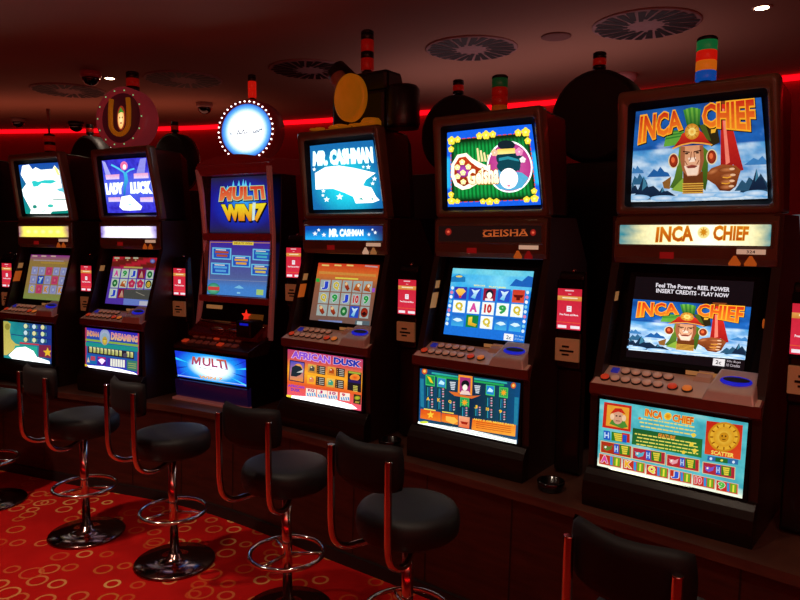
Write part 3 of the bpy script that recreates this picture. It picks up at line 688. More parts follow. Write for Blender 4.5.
def art_dream_main():
    Q = [(140, 110), (510, 120), (430, 515), (85, 485)]
    a = Art(Q); a.k = .72
    a.grid(Q, lambda u, v: lerp(lerp(rgb('702018'), rgb('C02030'), 1 if (u*2+v*6) % 1.6 < .7 else 0), rgb('5838B0'), (v-.22)*8), 24, 24)
    for x in (150, 240, 308): a.line([(x, 122), (x+42, 123)], 14, 'C0C0A0'); a.ell(x+20, 140, 8, 6, 'D8A060')
    a.line([(230, 200), (385, 205)], 14, 'C0A858'); a.ell(470, 148, 22, 20, 'A0A8E8', edge='404090')
    rows = [['A', '9', 'J', 'tipi', 'green'], ['green', 'cat', 'flw', 'flw', 'mask'], ['J', 'tipi', 'redb', 'ant', 'ant']]
    reels(a, [(142, 208), (485, 222), (450, 460), (108, 448)], 3, 5, rows, 'C8D8C8', .05)
    a.poly([(235, 380), (450, 385), (440, 465), (230, 450)], '50504C'); a.line([(330, 400), (400, 430)], 6, '989080')
    a.quad((235, 450), (435, 465), (430, 508), (230, 498), '7088D8'); a.quad((360, 470), (428, 474), (425, 508), (355, 504), 'C8C8D8')
    return a
def art_dream_belly():
    Q = [(60, 80), (608, 130), (600, 530), (62, 465)]
    a = Art(Q); a.k = .9
    a.grid(Q, lambda u, v: mix3(rgb('3020B0'), rgb('186098'), rgb('2830C0'), v), 14, 14)
    for p in ([(60, 80), (76, 82), (76, 468), (60, 466)], [(594, 128), (608, 130), (600, 530), (588, 528)]): a.poly(p, 'A83050')
    a.poly([(66, 190), (600, 240), (598, 262), (66, 210)], '88A840'); a.poly([(66, 222), (598, 268), (598, 310), (66, 262)], '1C9088')
    a.text('INDIAN', (80, 108), (200, 128), (200, 172), (80, 160), 'C05A70', 'D89850', bold=.03, out='F0C888', ow=.03)
    a.text('DREAMING', (328, 125), (595, 158), (592, 218), (325, 195), 'C860A0', 'E0B068', bold=.03, out='F0C888', ow=.03)
    a.ell(262, 170, 54, 78, 'C8C8D8', edge='8898C0', n=20); a.ell(262, 190, 40, 62, '90A8B8'); a.ell(262, 208, 26, 42, 'D8C850', edge='B89030'); a.rect(245, 190, 279, 196, '604018')
    a.quad((90, 265), (560, 312), (556, 384), (86, 330), '282030')
    for i in range(12):
        x = 105+i*38; y = 268+i*4
        if 3 < i < 4 or i == 9: continue
        a.quad((x, y), (x+26, y+3), (x+25, y+56), (x-1, y+52), 'E8E0A0', 'A8B050'); a.line([(x+6, y+12), (x+6, y+44)], 5, '607838')
    a.ell(470, 345, 22, 22, '504858')
    a.quad((75, 348), (180, 358), (178, 440), (75, 432), '1868A8'); a.quad((120, 360), (165, 365), (165, 405), (118, 402), 'B84058'); a.poly([(82, 420), (95, 370), (110, 422)], 'E8C8A0')
    a.quad((190, 362), (280, 370), (278, 450), (188, 442), '501898'); a.poly([(195, 400), (235, 375), (270, 402), (235, 440)], 'F0D8FF', k=1.3); a.line([(195, 372), (272, 380)], 14, 'C03060')
    a.quad((290, 372), (482, 388), (478, 470), (288, 452), '4828A0')
    for i in range(6): a.quad((322+i*25, 380+i*2), (342+i*25, 382+i*2), (341+i*25, 456+i*2), (320+i*25, 452+i*2), 'F0F0E0')
    a.quad((488, 390), (594, 400), (590, 500), (486, 482), '387868'); 
    for i in range(3): a.line([(500, 420+i*20), (580, 428+i*20)], 8, '98A858')
    a.poly([(62, 440), (98, 448), (98, 462), (62, 458)], 'F0D830')
    a.poly([(85, 450), (250, 458), (420, 478), (560, 510), (595, 530), (500, 550), (280, 512), (100, 478)], 'FFF8FF', k=1.8)  # tube light along the lower edge, painted into the artwork
    return a
def art_dolphin_top():
    Q = [(85, 115), (460, 85), (560, 545), (135, 552)]
    a = Art(Q)
    a.grid(Q, lambda u, v: lerp(rgb('1C50B0'), rgb('109888'), v), 16, 16)
    a.poly([(102, 190), (120, 120), (180, 110), (215, 150), (240, 130), (290, 150), (400, 140), (420, 110), (460, 150), (470, 230), (480, 290), (490, 340), (530, 400), (555, 520), (380, 530), (370, 550), (175, 550), (185, 510), (120, 380), (110, 320), (150, 270)], 'FFFFFA', k=1.5)
    a.ell(150, 160, 34, 36, 'FFFBE0', k=1.4); a.poly([(410, 115), (445, 135), (465, 195), (440, 185)], 'FFF090', k=1.2)
    a.poly([(200, 250), (225, 240), (260, 250), (320, 235), (400, 232), (430, 245), (380, 265), (290, 262), (255, 290), (215, 295)], '30D8D8')
    a.poly([(430, 310), (490, 300), (500, 340), (450, 330)], '70D8E8'); a.ell(222, 480, 20, 18, '209888'); a.ell(370, 470, 28, 16, '40D0C0'); a.line([(290, 525), (320, 518)], 8, '50A8A0')
    a.line([(395, 410), (520, 408), (540, 470)], 8, '309088'); a.quad((385, 525), (560, 515), (560, 545), (385, 550), '0C8C80')
    a.text('Dolphin', (215, 168), (415, 150), (415, 205), (215, 222), 'FFFFFF', bold=.05, out='F8FFF0', k=1.6)
    return a
def art_dolphin_main():
    Q = [(120, 95), (450, 100), (350, 475), (55, 455)]
    a = Art(Q); a.k = .62
    a.grid(Q, lambda u, v: lerp(rgb('A03898'), lerp(rgb('A88848'), rgb('90A858'), max(0, v-.7)*3), v*6), 16, 24)
    for x in (130, 205, 285): a.line([(x, 107), (x+42, 108)], 12, 'E8C0B0')
    a.line([(200, 165), (400, 170)], 16, 'C09840'); a.line([(140, 145), (390, 150)], 10, 'B8A0A0')
    rows = [['redb', 'sq', 'redb', 'sq', 'sq'], ['sq', 'bird', 'sq', 'redb', 'sq'], ['sq', 'redb', 'sq', 'sq', 'K']]
    rows = [['sq', 'sq', 'redb', 'sq', 'sq'], ['sq', 'bird', 'sq', 'redb', 'sq'], ['Q', 'redb', 'K', 'sq', 'K']]
    reels(a, [(125, 198), (418, 205), (362, 430), (90, 418)], 3, 5, rows, 'A8A8D8', .05)
    return a
def art_dolphin_belly():
    Q = [(35, 175), (460, 210), (455, 540), (35, 490)]
    a = Art(Q); a.k = .85
    a.grid(Q, lambda u, v: lerp(lerp(rgb('107888'), rgb('30A8A0'), fbm(u*5, v*5)*.5+.5), rgb('203890'), (u-.45)*2.5-(v-.5)), 20, 16)
    a.poly([(35, 178), (70, 178), (100, 200), (90, 260), (100, 330), (140, 370), (180, 380), (120, 430), (60, 470), (35, 470)], 'B8B050', 'D8C868'); a.ell(70, 225, 22, 28, '908838')
    for j in range(3):
        for i in range(3):
            x = 215+i*75; y = 195+j*58+i*4
            a.quad((x, y), (x+60, y+5), (x+60, y+46), (x, y+42), '183870'); a.ell(x+16, y+22, 16, 20, ['E0E8B0', 'D0E8F0', 'E8E0A0'][(i+j) % 3]); a.line([(x+38, y+10), (x+38, y+40)], 5, '60A870'); a.line([(x+50, y+10), (x+50, y+40)], 5, '5080C0')
    a.line([(105, 290), (455, 330)], 6, '182878'); a.poly([(180, 355), (350, 370), (350, 382), (180, 370)], 'C83048')
    a.quad((350, 375), (455, 380), (455, 490), (345, 480), '802848'); a.star(425, 440, 42, 'F0C030')
    a.poly([(140, 385), (335, 392), (335, 480), (110, 470)], '28B098')
    a.poly([(80, 470), (150, 405), (230, 395), (300, 430), (330, 480), (440, 515), (445, 538), (300, 525), (110, 500)], 'F8FFFF', k=1.8)  # white area paints the glow of the tube below
    return a

def art_multi_top():
    Q = [(95, 140), (585, 125), (582, 555), (105, 550)]
    a = Art(Q); a.k = .9
    def bg(u, v):
        d = math.hypot((u-.54)*1.05, (v-.5)*1.15)
        return lerp(lerp(rgb('38A8F0', 1.2), rgb('1838D0'), d*3.4), lerp(rgb('1C1890'), rgb('28243C'), (abs(v-.5)*2)**2), (d-.22)*2.8)
    a.grid(Q, bg, 30, 30)
    for x0, y0, h in ((275, 200, 40), (320, 190, 30), (355, 195, 45), (375, 190, 30), (410, 200, 25), (230, 215, 18)): a.poly([(x0-10, y0+12), (x0+2, y0-h), (x0+12, y0+12)], '60D0F8', k=1.1)
    a.text('MULTI', (178, 212), (520, 205), (535, 305), (168, 318), 'D83020', 'F08048', bold=.055, out='B8D8A8', ow=.045, sh=(6, 8))
    a.text('WIN', (185, 342), (438, 340), (430, 468), (215, 462), 'F8E828', 'F08820', bold=.075, out='301808', ow=.035, sh=(7, 8))
    a.text('7', (452, 340), (545, 335), (515, 472), (450, 470), 'F8E828', 'F09028', bold=.075, out='301808', ow=.035, sh=(7, 8))
    a.poly([(437, 330), (462, 330), (455, 460), (435, 465)], 'D8F0E8')
    a.text('MULTI', (178, 212), (520, 205), (535, 305), (168, 318), 'D83020', 'F08048', bold=.055)
    return a
def art_multi_main():
    Q = [(65, 48), (425, 50), (400, 378), (45, 350)]
    a = Art(Q); a.k = .85
    a.grid(Q, lambda u, v: lerp(lerp(rgb('4020A0'), rgb('5868A0'), v*1.4), rgb('4888D8'), (v-.68)*6), 16, 30)
    a.line([(68, 55), (425, 58)], 4, 'D09030'); a.line([(68, 55), (58, 270)], 3, 'C08028'); a.line([(58, 268), (408, 285)], 3, '8890B0')
    a.quad((200, 50), (325, 53), (324, 72), (200, 70), 'E8D048'); a.text('MULTI WIN', (210, 54), (315, 56), (315, 67), (210, 65), 'A06818', bold=.02)
    for x, y, c in ((80, 85, 'B85030'), (195, 130, 'E8A840'), (320, 92, '48B0C8'), (72, 172, '58A8E8'), (312, 180, 'D8C060')):
        a.quad((x, y), (x+112, y+5), (x+110, y+72), (x-1, y+66), '70C8F0'); a.quad((x+7, y+7), (x+104, y+11), (x+102, y+65), (x+6, y+60), '2858C0')
        a.quad((x+16, y+20), (x+95, y+24), (x+94, y+36), (x+16, y+32), c); a.quad((x+24, y+40), (x+88, y+43), (x+87, y+56), (x+24, y+52), c); a.line([(x+20, y+13), (x+80, y+16)], 5, 'F0F0E0')
    a.ell(85, 322, 38, 34, '70D0A0', edge='308870'); a.quad((52, 308), (120, 312), (118, 332), (52, 328), 'D84040')
    for i in range(5): a.line([(210+i*3, 318), (238, 305+i*4), (266-i*3, 322)], 3, '80C8F0')
    a.line([(225, 347), (245, 348)], 9, '90D0F0'); a.quad((345, 328), (388, 332), (386, 364), (343, 360), 'A8D078')
    return a
def art_multi_belly():
    Q = [(82, 88), (605, 140), (622, 358), (112, 282)]
    a = Art(Q)
    a.grid(Q, lambda u, v: lerp(rgb('F8FFFF', 1.7), lerp(rgb('18B0F8', 1.1), rgb('1838D8'), math.hypot((u-.5)*1.7, (v-.5)*1.1)*2.2-.9), math.hypot((u-.5)*1.7, (v-.5)*1.3)*2.6-.55), 40, 20)
    for i in range(18):
        an = i*2*pi/18+.1; c, s_ = cos(an), sin(an)
        if abs(c) < .5: continue
        p = [(350+c*170, 215+s_*75), (350+c*420-s_*18, 215+s_*190+c*8), (350+c*420+s_*18, 215+s_*190-c*8)]
        a.poly(p, ['30D0FF', '1030B8'][i % 2])
    a.poly([(205, 190), (209, 128), (226, 130), (238, 162), (252, 132), (270, 134), (270, 198), (256, 196), (256, 160), (242, 188), (233, 187), (220, 156), (219, 192)], 'D06030', 'A04080', k=.9)
    a.text('ULTI', (282, 134), (455, 148), (475, 222), (282, 199), 'D06030', 'A04080', bold=.04, k=.9)
    a.line([(262, 212), (360, 228)], 5, '606070'); a.line([(420, 215), (475, 226)], 5, '8A6078')
    a.text('WIN 7', (262, 270), (440, 288), (440, 312), (262, 292), 'F8A850', 'E8B060', bold=.04)
    a.line([(112, 272), (620, 345)], 6, 'A8C8F8')
    return a
def art_terminal():
    a = Art([(0, 0), (60, 0), (60, 100), (0, 100)]); a.k = .95
    a.grid([(0, 0), (60, 0), (60, 100), (0, 100)], lambda u, v: lerp(rgb('D02438'), rgb('E03048'), v), 4, 8)
    a.rect(18, 3, 40, 6, 'F8C0C8'); a.rect(26, 12, 34, 14, 'F0A0A8'); a.rect(0, 18, 60, 29, 'E8A050', 'D88838'); a.rect(12, 21, 50, 24, 'F8E8C0')
    a.rect(24, 42, 36, 56, 'F8F0F8'); a.line([(27, 46), (33, 46)], 1.2, 'C05060'); a.line([(27, 50), (33, 50)], 1.2, 'C05060')
    a.tbox('Free Points and More', 7, 61, 53, 66, 'FFF0F4', bold=.03)
    a.rect(0, 82, 60, 83.5, 'F06030'); a.rect(3, 90, 25, 97, 'FFF0F8'); a.rect(35, 90, 58, 97, 'FFF0F8')
    return a

# ---------------------------------------------------------------- machine
def cnr(w1, y1, z1, w0, y0, z0):
    """TL,TR,BR,BL from top (w,y,z) and bottom"""
    return [(-w1, y1, z1), (w1, y1, z1), (w0, y0, z0), (-w0, y0, z0)]
def rloop(w1, y1, z1, w0, y0, z0, r=.0, n=4):
    """rounded rect loop on the plane through top/bottom rows"""
    TL, TR, BR, BL = [Vector(p) for p in cnr(w1, y1, z1, w0, y0, z0)]
    if r <= 0: return [tuple(TL), tuple(TR), tuple(BR), tuple(BL)]
    out = []
    for p, a, b in ((TL, BL, TR), (TR, TL, BR), (BR, TR, BL), (BL, BR, TL)):
        da = (a-p).normalized()*r; db = (b-p).normalized()*r
        for i in range(n+1):
            t = i/n; q = (p+da)*(1-t)**2+p*2*t*(1-t)+(p+db)*t*t; out.append(tuple(q))
    return out

def candle(parent, x, y, z, segs, r=.036, h=.05, cap=True):
    t = D.objects.new('signal_light', None); COL.objects.link(t); t.parent = parent; t.location = (x, y, z)
    mb = MB().lathe([(r*.9, 0), (r*.9, .012), (r*.6, .014), (r*.6, .02)], n=20); mb.build('light_base', M['c_k'], t)
    zz = .02
    for s in segs:
        hh = h if s[-1] != 'k' else h*.55
        MB().lathe([(r*.92, zz), (r, zz+.003), (r, zz+hh-.003), (r*.92, zz+hh)], n=24).build('light_segment', M[s], t); zz += hh
    MB().lathe([(r, zz), (r, zz+.008), (r*.8, zz+.014), (r*.1, zz+.018)], n=24).build('light_cap', M['c_k'], t)
    return t

FT = (.265, .105, 1.535); FB = (.281, .168, 1.085)      # top box frame
ST = (.208, .135, 1.466); SBm = (.234, .187, 1.137)
def machine_body(root, sheet='cream'):
    def cab(m):
        m.prism([(.012, 0), (.012, .42), (.13, .42), (.13, .5), (.235, .5), (.255, .9), (.175, .905), (.175, 1.085), (.42, 1.085), (.56, .88), (.58, 0)], -.268, .268)
    part('cab', 'cabinet', root, cab, M['cab'], .006)
    def side(sx):
        def f(m):
            x0, x1 = (.262, .292) if sx > 0 else (-.292, -.262)
            m.prism([(.004, 0), (.004, .43), (.03, .49), (.163, .905), (.163, 1.083), (.43, 1.083), (.57, .88), (.59, 0)], x0, x1)
            if sx < 0 or sx > 0:   # vent slits on the inner face
                xi = x0-.001 if sx > 0 else x1
                for i in range(5): m.box(xi, xi+.001, .1, .155, .6+i*.016, .606+i*.016, 1)
        return f
    for s in (-1, 1): part('side%d' % s, 'side_panel', root, side(s), [M['cheek'], M['slot']], .005)
    def tray(m):
        m.prism([(.012, .142), (-.012, .14), (-.03, .12), (-.045, .095), (-.05, .05), (-.045, 0), (.012, 0)], -.292, .292)
        m.box(-.2, .2, -.0515, -.045, .055, .06)
    part('tray', 'drop_tray', root, tray, M['tray'], .006)
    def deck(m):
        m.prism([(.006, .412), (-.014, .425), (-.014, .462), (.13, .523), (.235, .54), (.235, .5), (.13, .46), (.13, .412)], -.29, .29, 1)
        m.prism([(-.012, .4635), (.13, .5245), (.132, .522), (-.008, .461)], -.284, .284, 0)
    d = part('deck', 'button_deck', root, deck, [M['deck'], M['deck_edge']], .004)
    al = math.atan2(.061, .144)
    def dp(x, t, up=0): return (x, -.012+t*.142-up*sin(al), .4635+t*.061+up*cos(al))
    def btn(key, x, t, mt, sq=False):
        def f(m):
            if sq:
                m.box(-.013, .013, -.013, .013, 0, .007)
            else:
                m.lathe([(.0185, 0), (.0185, .004), (.0165, .006)], n=18, mi=1); m.lathe([(.0165, .005), (.0155, .010), (.011, .0125), (.004, .0135)], n=18, mi=0)
        o = part('btn'+key, 'button', d, f, [M[mt], M['btn_rim']]); o.location = dp(x, t, .001); o.rotation_euler = (al, 0, 0)
    for i, x in enumerate((-.245, -.206, -.167, -.128, -.089, -.05)): btn('red' if i == 0 else 'c', x, .25, 'btn_red' if i == 0 else 'btn')
    btn('red', .0, .25, 'btn_red'); btn('or', .05, .25, 'btn_or')
    for x in (-.186, -.147, -.108, -.069, -.03): btn('c', x, .6, 'btn')
    btn('sq', -.226, .6, 'btn_blue', True)
    # bill acceptor
    def bill(m):
        L = [dp(.105, -.02), dp(.27, -.02), dp(.27, .92), dp(.125, .92)]
        T = [dp(.12, .12, .03), dp(.262, .12, .03), dp(.262, .85, .045), dp(.14, .85, .045)]
        m.ring([L, T]); m.add(T, [(0, 1, 2, 3)])
    b = part('bill', 'bill_acceptor', d, bill, M['silver'], .006)
    def bl(m):
        c = Vector(dp(.2, .46, .0395)); e = (Vector(dp(.2, .6, .042))-Vector(dp(.2, .46, .0388))).normalized()
        pts = [tuple(c+Vector((1, 0, 0))*.05*cos(2*pi*i/24)+e*.024*sin(2*pi*i/24)) for i in range(24)]
        m.add(pts, [tuple(range(24))], 0)
        n = Vector((1, 0, 0)).cross(e)
        pts = [tuple(c+n*.001+Vector((1, 0, 0))*.042*cos(2*pi*i/24)+e*(.012*sin(2*pi*i/24)+.006)) for i in range(24)]
        m.add(pts, [tuple(range(24))], 1)
    part('bslot', 'note_slot', b, bl, [M['blue'], M['slot']])
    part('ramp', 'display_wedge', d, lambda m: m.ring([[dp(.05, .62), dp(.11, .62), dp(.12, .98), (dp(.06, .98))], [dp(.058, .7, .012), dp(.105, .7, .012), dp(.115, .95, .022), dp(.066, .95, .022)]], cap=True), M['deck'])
    # monitor bezel
    def mb_(m):
        a = rloop(.225, .191, .868, .225, .107, .538, .001); i = rloop(.207, .194, .853, .206, .117, .551, .001)
        o = rloop(.262, .225, .9, .262, .105, .51, .001)
        m.ring([o, a, i, rloop(.2, .215, .85, .2, .135, .55, .001)], 0)
    part('mbez', 'monitor_bezel', root, mb_, M['bezel_in'])
    part('plaque', 'plaque', root, lambda m: m.box(.02, .205, .098, .105, .518, .532), M['label_y'])
    # header
    def hd(m):
        m.prism([(.165, .905), (.15, .93), (.15, 1.06), (.17, 1.088), (.2, 1.088), (.2, .905)], -.28, .28)
    part('head', 'header_panel', root, hd, M['bezel'], .004)
    part('tfr', 'title_frame', root, lambda m: m.ring([rloop(.268, .149, 1.058, .268, .149, .968, .006), rloop(.264, .144, 1.054, .264, .144, .972, .006), rloop(.257, .1475, 1.048, .257, .1475, .978, .004)]), M['bezel'])
    part('bfr', 'glass_frame', root, lambda m: m.ring([rloop(.262, .011, .418, .262, .011, .14, .003), rloop(.262, .001, .418, .262, -.012, .14, .003), rloop(.252, -.001, .404, .249, -.013, .152, .006), rloop(.248, .006, .4, .245, .006, .156, .006)]), M['bezel_in'])
    # top box
    def tb(m):
        m.ring([rloop(.258, .15, 1.525, .274, .21, 1.09, .01), rloop(.256, .36, 1.515, .268, .38, 1.09, .01), rloop(.225, .44, 1.48, .24, .46, 1.1, .01)], cap=True)
    part('tb', 'top_box', root, tb, M['cab'], .004)
    def bz(m):
        def L(f, dy, r):
            a = [FT[i]*(1-f)+ST[i]*f for i in range(3)]; b = [FB[i]*(1-f)+SBm[i]*f for i in range(3)]
            return rloop(a[0], a[1]+dy, a[2], b[0], b[1]+dy, b[2], r, 5)
        m.ring([L(0, .045, .018), L(-.02, .012, .02), L(.03, -.008, .02), L(.2, -.022, .02), L(.5, -.02, .018), L(.62, -.012, .016)], 0, True)
        m.ring([L(.62, -.012, .016), L(.98, .006, .012), L(1.05, .016, .012)], 1, True)
    part('bz', 'top_bezel', root, bz, [M['bezel'], M['bezel_in']])

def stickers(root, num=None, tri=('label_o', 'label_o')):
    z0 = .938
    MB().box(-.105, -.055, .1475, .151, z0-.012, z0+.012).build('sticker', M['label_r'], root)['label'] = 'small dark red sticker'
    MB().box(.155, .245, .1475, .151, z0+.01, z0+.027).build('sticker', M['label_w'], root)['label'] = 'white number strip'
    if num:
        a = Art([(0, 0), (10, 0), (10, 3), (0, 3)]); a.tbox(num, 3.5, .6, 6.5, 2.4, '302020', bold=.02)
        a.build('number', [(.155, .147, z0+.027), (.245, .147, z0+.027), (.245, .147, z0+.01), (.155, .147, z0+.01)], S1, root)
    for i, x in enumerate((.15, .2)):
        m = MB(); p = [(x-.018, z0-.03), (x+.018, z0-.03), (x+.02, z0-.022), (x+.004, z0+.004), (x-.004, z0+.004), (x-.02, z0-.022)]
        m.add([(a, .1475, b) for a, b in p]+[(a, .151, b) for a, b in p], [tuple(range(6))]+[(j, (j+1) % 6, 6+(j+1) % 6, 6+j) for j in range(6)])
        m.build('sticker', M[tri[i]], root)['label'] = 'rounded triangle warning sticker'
    # stickers on the left cheek
    def ck(y, z, h, d, mt, x=-.2612):
        m = MB(); s = .32
        m.add([(x, y, z), (x, y+d, z), (x, y+d+s*h, z+h), (x, y+s*h, z+h)], [(0, 1, 2, 3)])
        return m.build('sticker', M[mt], root)
    ck(.125, .76, .035, .035, 'label_y')

MACH = {}
def slot_machine(key, loc, th, label, top, title, main, belly, ms=(S1, S1, S1, SB), num='324', tri=('label_o', 'label_o')):
    root = empty('slot_machine', (loc[0], loc[1], BENCH), -th, label, 'slot machine')
    MACH[key] = root
    machine_body(root)
    top.build('top_screen', cnr(*ST, *SBm), ms[0], root, bulge=.012)
    title.build('title_strip', cnr(.258, .147, 1.049, .258, .147, .977), ms[1], root)
    main.build('main_screen', cnr(.206, .193, .853, .205, .116, .552), ms[2], root)
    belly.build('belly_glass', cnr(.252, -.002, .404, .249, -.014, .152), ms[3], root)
    stickers(root, num, tri)
    return root
def w2(root, x, y, z):
    th = -root.rotation_euler.z
    return (root.location.x+x*cos(th)+y*sin(th), root.location.y-x*sin(th)+y*cos(th), z)

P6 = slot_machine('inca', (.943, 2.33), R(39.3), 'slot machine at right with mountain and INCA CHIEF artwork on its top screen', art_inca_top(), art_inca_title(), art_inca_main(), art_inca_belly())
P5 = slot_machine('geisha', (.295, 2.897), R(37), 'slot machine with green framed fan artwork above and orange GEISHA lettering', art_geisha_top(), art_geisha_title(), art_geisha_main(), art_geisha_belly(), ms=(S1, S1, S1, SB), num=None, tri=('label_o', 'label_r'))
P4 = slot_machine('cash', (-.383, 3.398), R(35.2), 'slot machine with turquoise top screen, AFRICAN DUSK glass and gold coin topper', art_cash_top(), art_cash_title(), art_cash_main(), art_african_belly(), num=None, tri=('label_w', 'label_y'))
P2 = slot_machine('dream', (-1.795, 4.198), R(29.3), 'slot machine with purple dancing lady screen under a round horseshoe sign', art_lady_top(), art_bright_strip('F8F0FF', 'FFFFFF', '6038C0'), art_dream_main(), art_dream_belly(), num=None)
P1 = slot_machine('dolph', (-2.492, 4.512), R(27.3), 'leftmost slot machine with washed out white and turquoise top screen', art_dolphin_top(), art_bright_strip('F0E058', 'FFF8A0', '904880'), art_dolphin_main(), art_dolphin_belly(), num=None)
# cheek sticker on the coin machine and neighbours
for r_, c_ in ((P4, 'label_o'), (P1, 'label_o'), (P5, 'label_y')):
    m = MB(); m.add([(-.2610, .085, .67), (-.2610, .135, .67), (-.2610, .158, .74), (-.2610, .108, .74)], [(0, 1, 2, 3)]); m.build('sticker', M[c_], r_)
# ashtray-like yellow badge on right cheek of the inca machine
m = MB(); m.lathe([(.016, 0), (.016, .002), (.012, .003)], c=(.2575, .11, .72), n=16, axis='x'); o = m.build('sticker', M['label_o'], P6); o['label'] = 'small round orange badge'
# mottled blue patch on right cheek
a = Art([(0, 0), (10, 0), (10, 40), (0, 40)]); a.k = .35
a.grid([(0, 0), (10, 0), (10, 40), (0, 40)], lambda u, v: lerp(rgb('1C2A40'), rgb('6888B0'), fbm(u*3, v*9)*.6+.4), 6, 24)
a.build('cheek_patch', [(.261, .165, .7), (.261, .12, .7), (.261, .06, .55), (.261, .1, .55)], S1, P6)

# signal lights
candle(P6, -.016, .3, 1.555, ['c_b', 'c_o', 'c_r', 'c_g'], h=.036)
candle(P5, -.035, .3, 1.53, ['cd_o', 'cd_r', 'cd_r', 'cd_g'], h=.04)
candle(P1, -.1, .3, 1.53, ['c_k', 'cd_r', 'c_k', 'cd_r'], h=.04)
MB().tube([(-.1, .3, 1.67), (-.102, .3, 1.86)], [.006, .012], 8).build('antenna', M['pink'], P1)

P0 = copy_tree(P1); P0.location = (-3.2, 4.8, BENCH); P0.rotation_euler = (0, 0, -R(25)); P0['label'] = 'slot machine cut off at the left edge, only its dark right side showing'
# --- round horseshoe sign on the dream machine
tp = D.objects.new('round_sign', None); COL.objects.link(tp); tp.parent = P2; tp.location = (-.025, .14, 1.722); tp.rotation_euler = (R(-3), 0, R(10)); tp.scale = (.9,)*3
MB().lathe([(.195, .16), (.215, .12), (.215, .01), (.205, -.005), (.176, -.008), (.172, .004), (.172, .02)], n=48, axis='y').build('sign_drum', mat('sign_red', '9A2A2C', .35, emit='A03038', es=.22), tp)
MB().lathe([(.174, .018), (.174, .02)], n=40, axis='y').build('sign_face', mat('sign_face_dark', '2A1014', .4, emit='4A1018', es=.3), tp)
hp = [(-.07, .13), (-.078, .06), (-.078, 0)]+[(-.078*cos(R(a_)), -.03-.085*sin(R(a_))) for a_ in range(15, 180, 15)]+[(.078, 0), (.078, .06), (.07, .13)]
hs = MB().tube([(x, -.005, z) for x, z in hp], .016, 10)
hs.build('horseshoe', M['gold'], tp)
f = Art([(0, 0), (10, 0), (10, 10), (0, 10)])
f.ell(5, 5, 3.3, 5, '8A2A18'); f.ell(4.8, 5.3, 2.4, 4, 'F8E0A0', edge='E8A050', k=1.3); f.poly([(2.6, 3.2), (4.5, .6), (7.4, 3), (5, 2.6)], '3A8A28'); f.ell(4, 4.8, .4, c='402010'); f.ell(5.8, 4.8, .4, c='402010'); f.line([(4.1, 7), (5.6, 7)], .5, 'B02818')
f.build('face_picture', [(-.055, .01, .085), (.055, .01, .085), (.055, .01, -.085), (-.055, .01, -.085)], S1, tp)
for i in range(14):
    t = 2*pi*i/14; o = part('sb', 'bulb', tp, lambda m: m.lathe([(.006, .004), (.005, -.004), (.002, -.006)], n=8, axis='y'), mat('bulb_green', '90C080', emit='90D890', es=.6) if i == 0 else M['bulb']); o.location = (.187*cos(t), -.006, .187*sin(t))
MB().box(-.05, .05, .02, .14, -.24, -.17).build('sign_foot', M['cab'], tp)
candle(P2, -.02, .24, 1.88, ['c_k', 'cd_r', 'c_k'], h=.05, r=.04)

# --- coin topper on the cashman machine
tp = D.objects.new('coin_topper', None); COL.objects.link(tp); tp.parent = P4; tp.location = (0, .2, 1.535)
m = MB().box(-.15, .2, .04, .2, 0, .2).box(-.07, .2, .06, .2, .2, .3)
m.build('treasure_box', M['cab'], tp, .02)
MB().lathe([(.08, 0), (.085, .02), (.085, .19), (.07, .21), (.02, .215)], c=(.27, .1, .0), n=24).build('drum', M['cab'], tp)
hat = MB().lathe([(.055, 0), (.06, .13), (.055, .135)], n=24).build('barrel', M['cab'], tp); hat.location = (-.02, .06, .24); hat.rotation_euler = (R(6), R(-50), 0)
hat2 = MB().lathe([(.04, 0), (.045, .1), (.04, .105)], n=24).build('barrel', M['pink'], tp); hat2.location = (.0, .0, .2); hat2.rotation_euler = (R(6), R(-42), 0)
coin = MB().lathe([(.112, .02), (.12, .012), (.12, -.012), (.112, -.018), (.1, -.018), (.097, -.012), (.01, -.012)], n=40, axis='y', sx=.82, sy=.98).build('coin', M['gold'], tp); coin.location = (.06, -.055, .15)
m = MB(); rnd = random.Random(5)
for i in range(26):
    x = -.16+.34*rnd.random(); y = -.09+.09*rnd.random(); z = .004+.022*rnd.random()*(1-abs(x)/.3)
    m.lathe([(.024, z), (.026, z+.003), (.024, z+.007)], c=(x, y, 0), n=12)
m.lathe([(.05, 0), (.05, .03), (.04, .042), (.01, .045)], c=(.17, -.03, 0), n=20)
m.build('coin_heap', M['gold'], tp)['kind'] = 'stuff'
candle(tp, .03, .12, .3, ['cd_r', 'c_k', 'cd_r', 'c_k'], h=.06, r=.034)

# ---------------------------------------------------------------- multi win machine
P3 = empty('slot_machine', (-1.118, 3.955, BENCH), -R(30.06), 'slim red framed slot machine with MULTI WIN 7 screen and lit oval sign', 'slot machine')
r = P3
MB().prism([(.02, 0), (.01, .3), (.17, .33), (.2, .39), (.26, .58), (.31, .97), (.33, 1.44), (.45, 1.44), (.5, .9), (.5, 0)], -.29, .29).build('cabinet', M['cab'], r, .006)
MB().prism([(.03, .015), (.0, .02), (-.01, .12), (-.0, .125), (.03, .13)], -.292, .292).build('kick_panel', mat('kick_violet', '241430', .25, coat=.3, emit='301860', es=.1), r, .004)  # violet glow put into the panel colour and a faint emission
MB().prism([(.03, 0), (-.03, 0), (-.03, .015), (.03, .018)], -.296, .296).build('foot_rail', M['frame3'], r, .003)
MB().ring([rloop(.304, .01, .31, .29, .02, .12, .004), rloop(.306, -.01, .312, .294, .0, .118, .004), rloop(.289, -.008, .298, .28, .002, .134, .006), rloop(.285, .006, .296, .276, .012, .137, .006)]).build('glass_frame', M['bezel_in'], r)
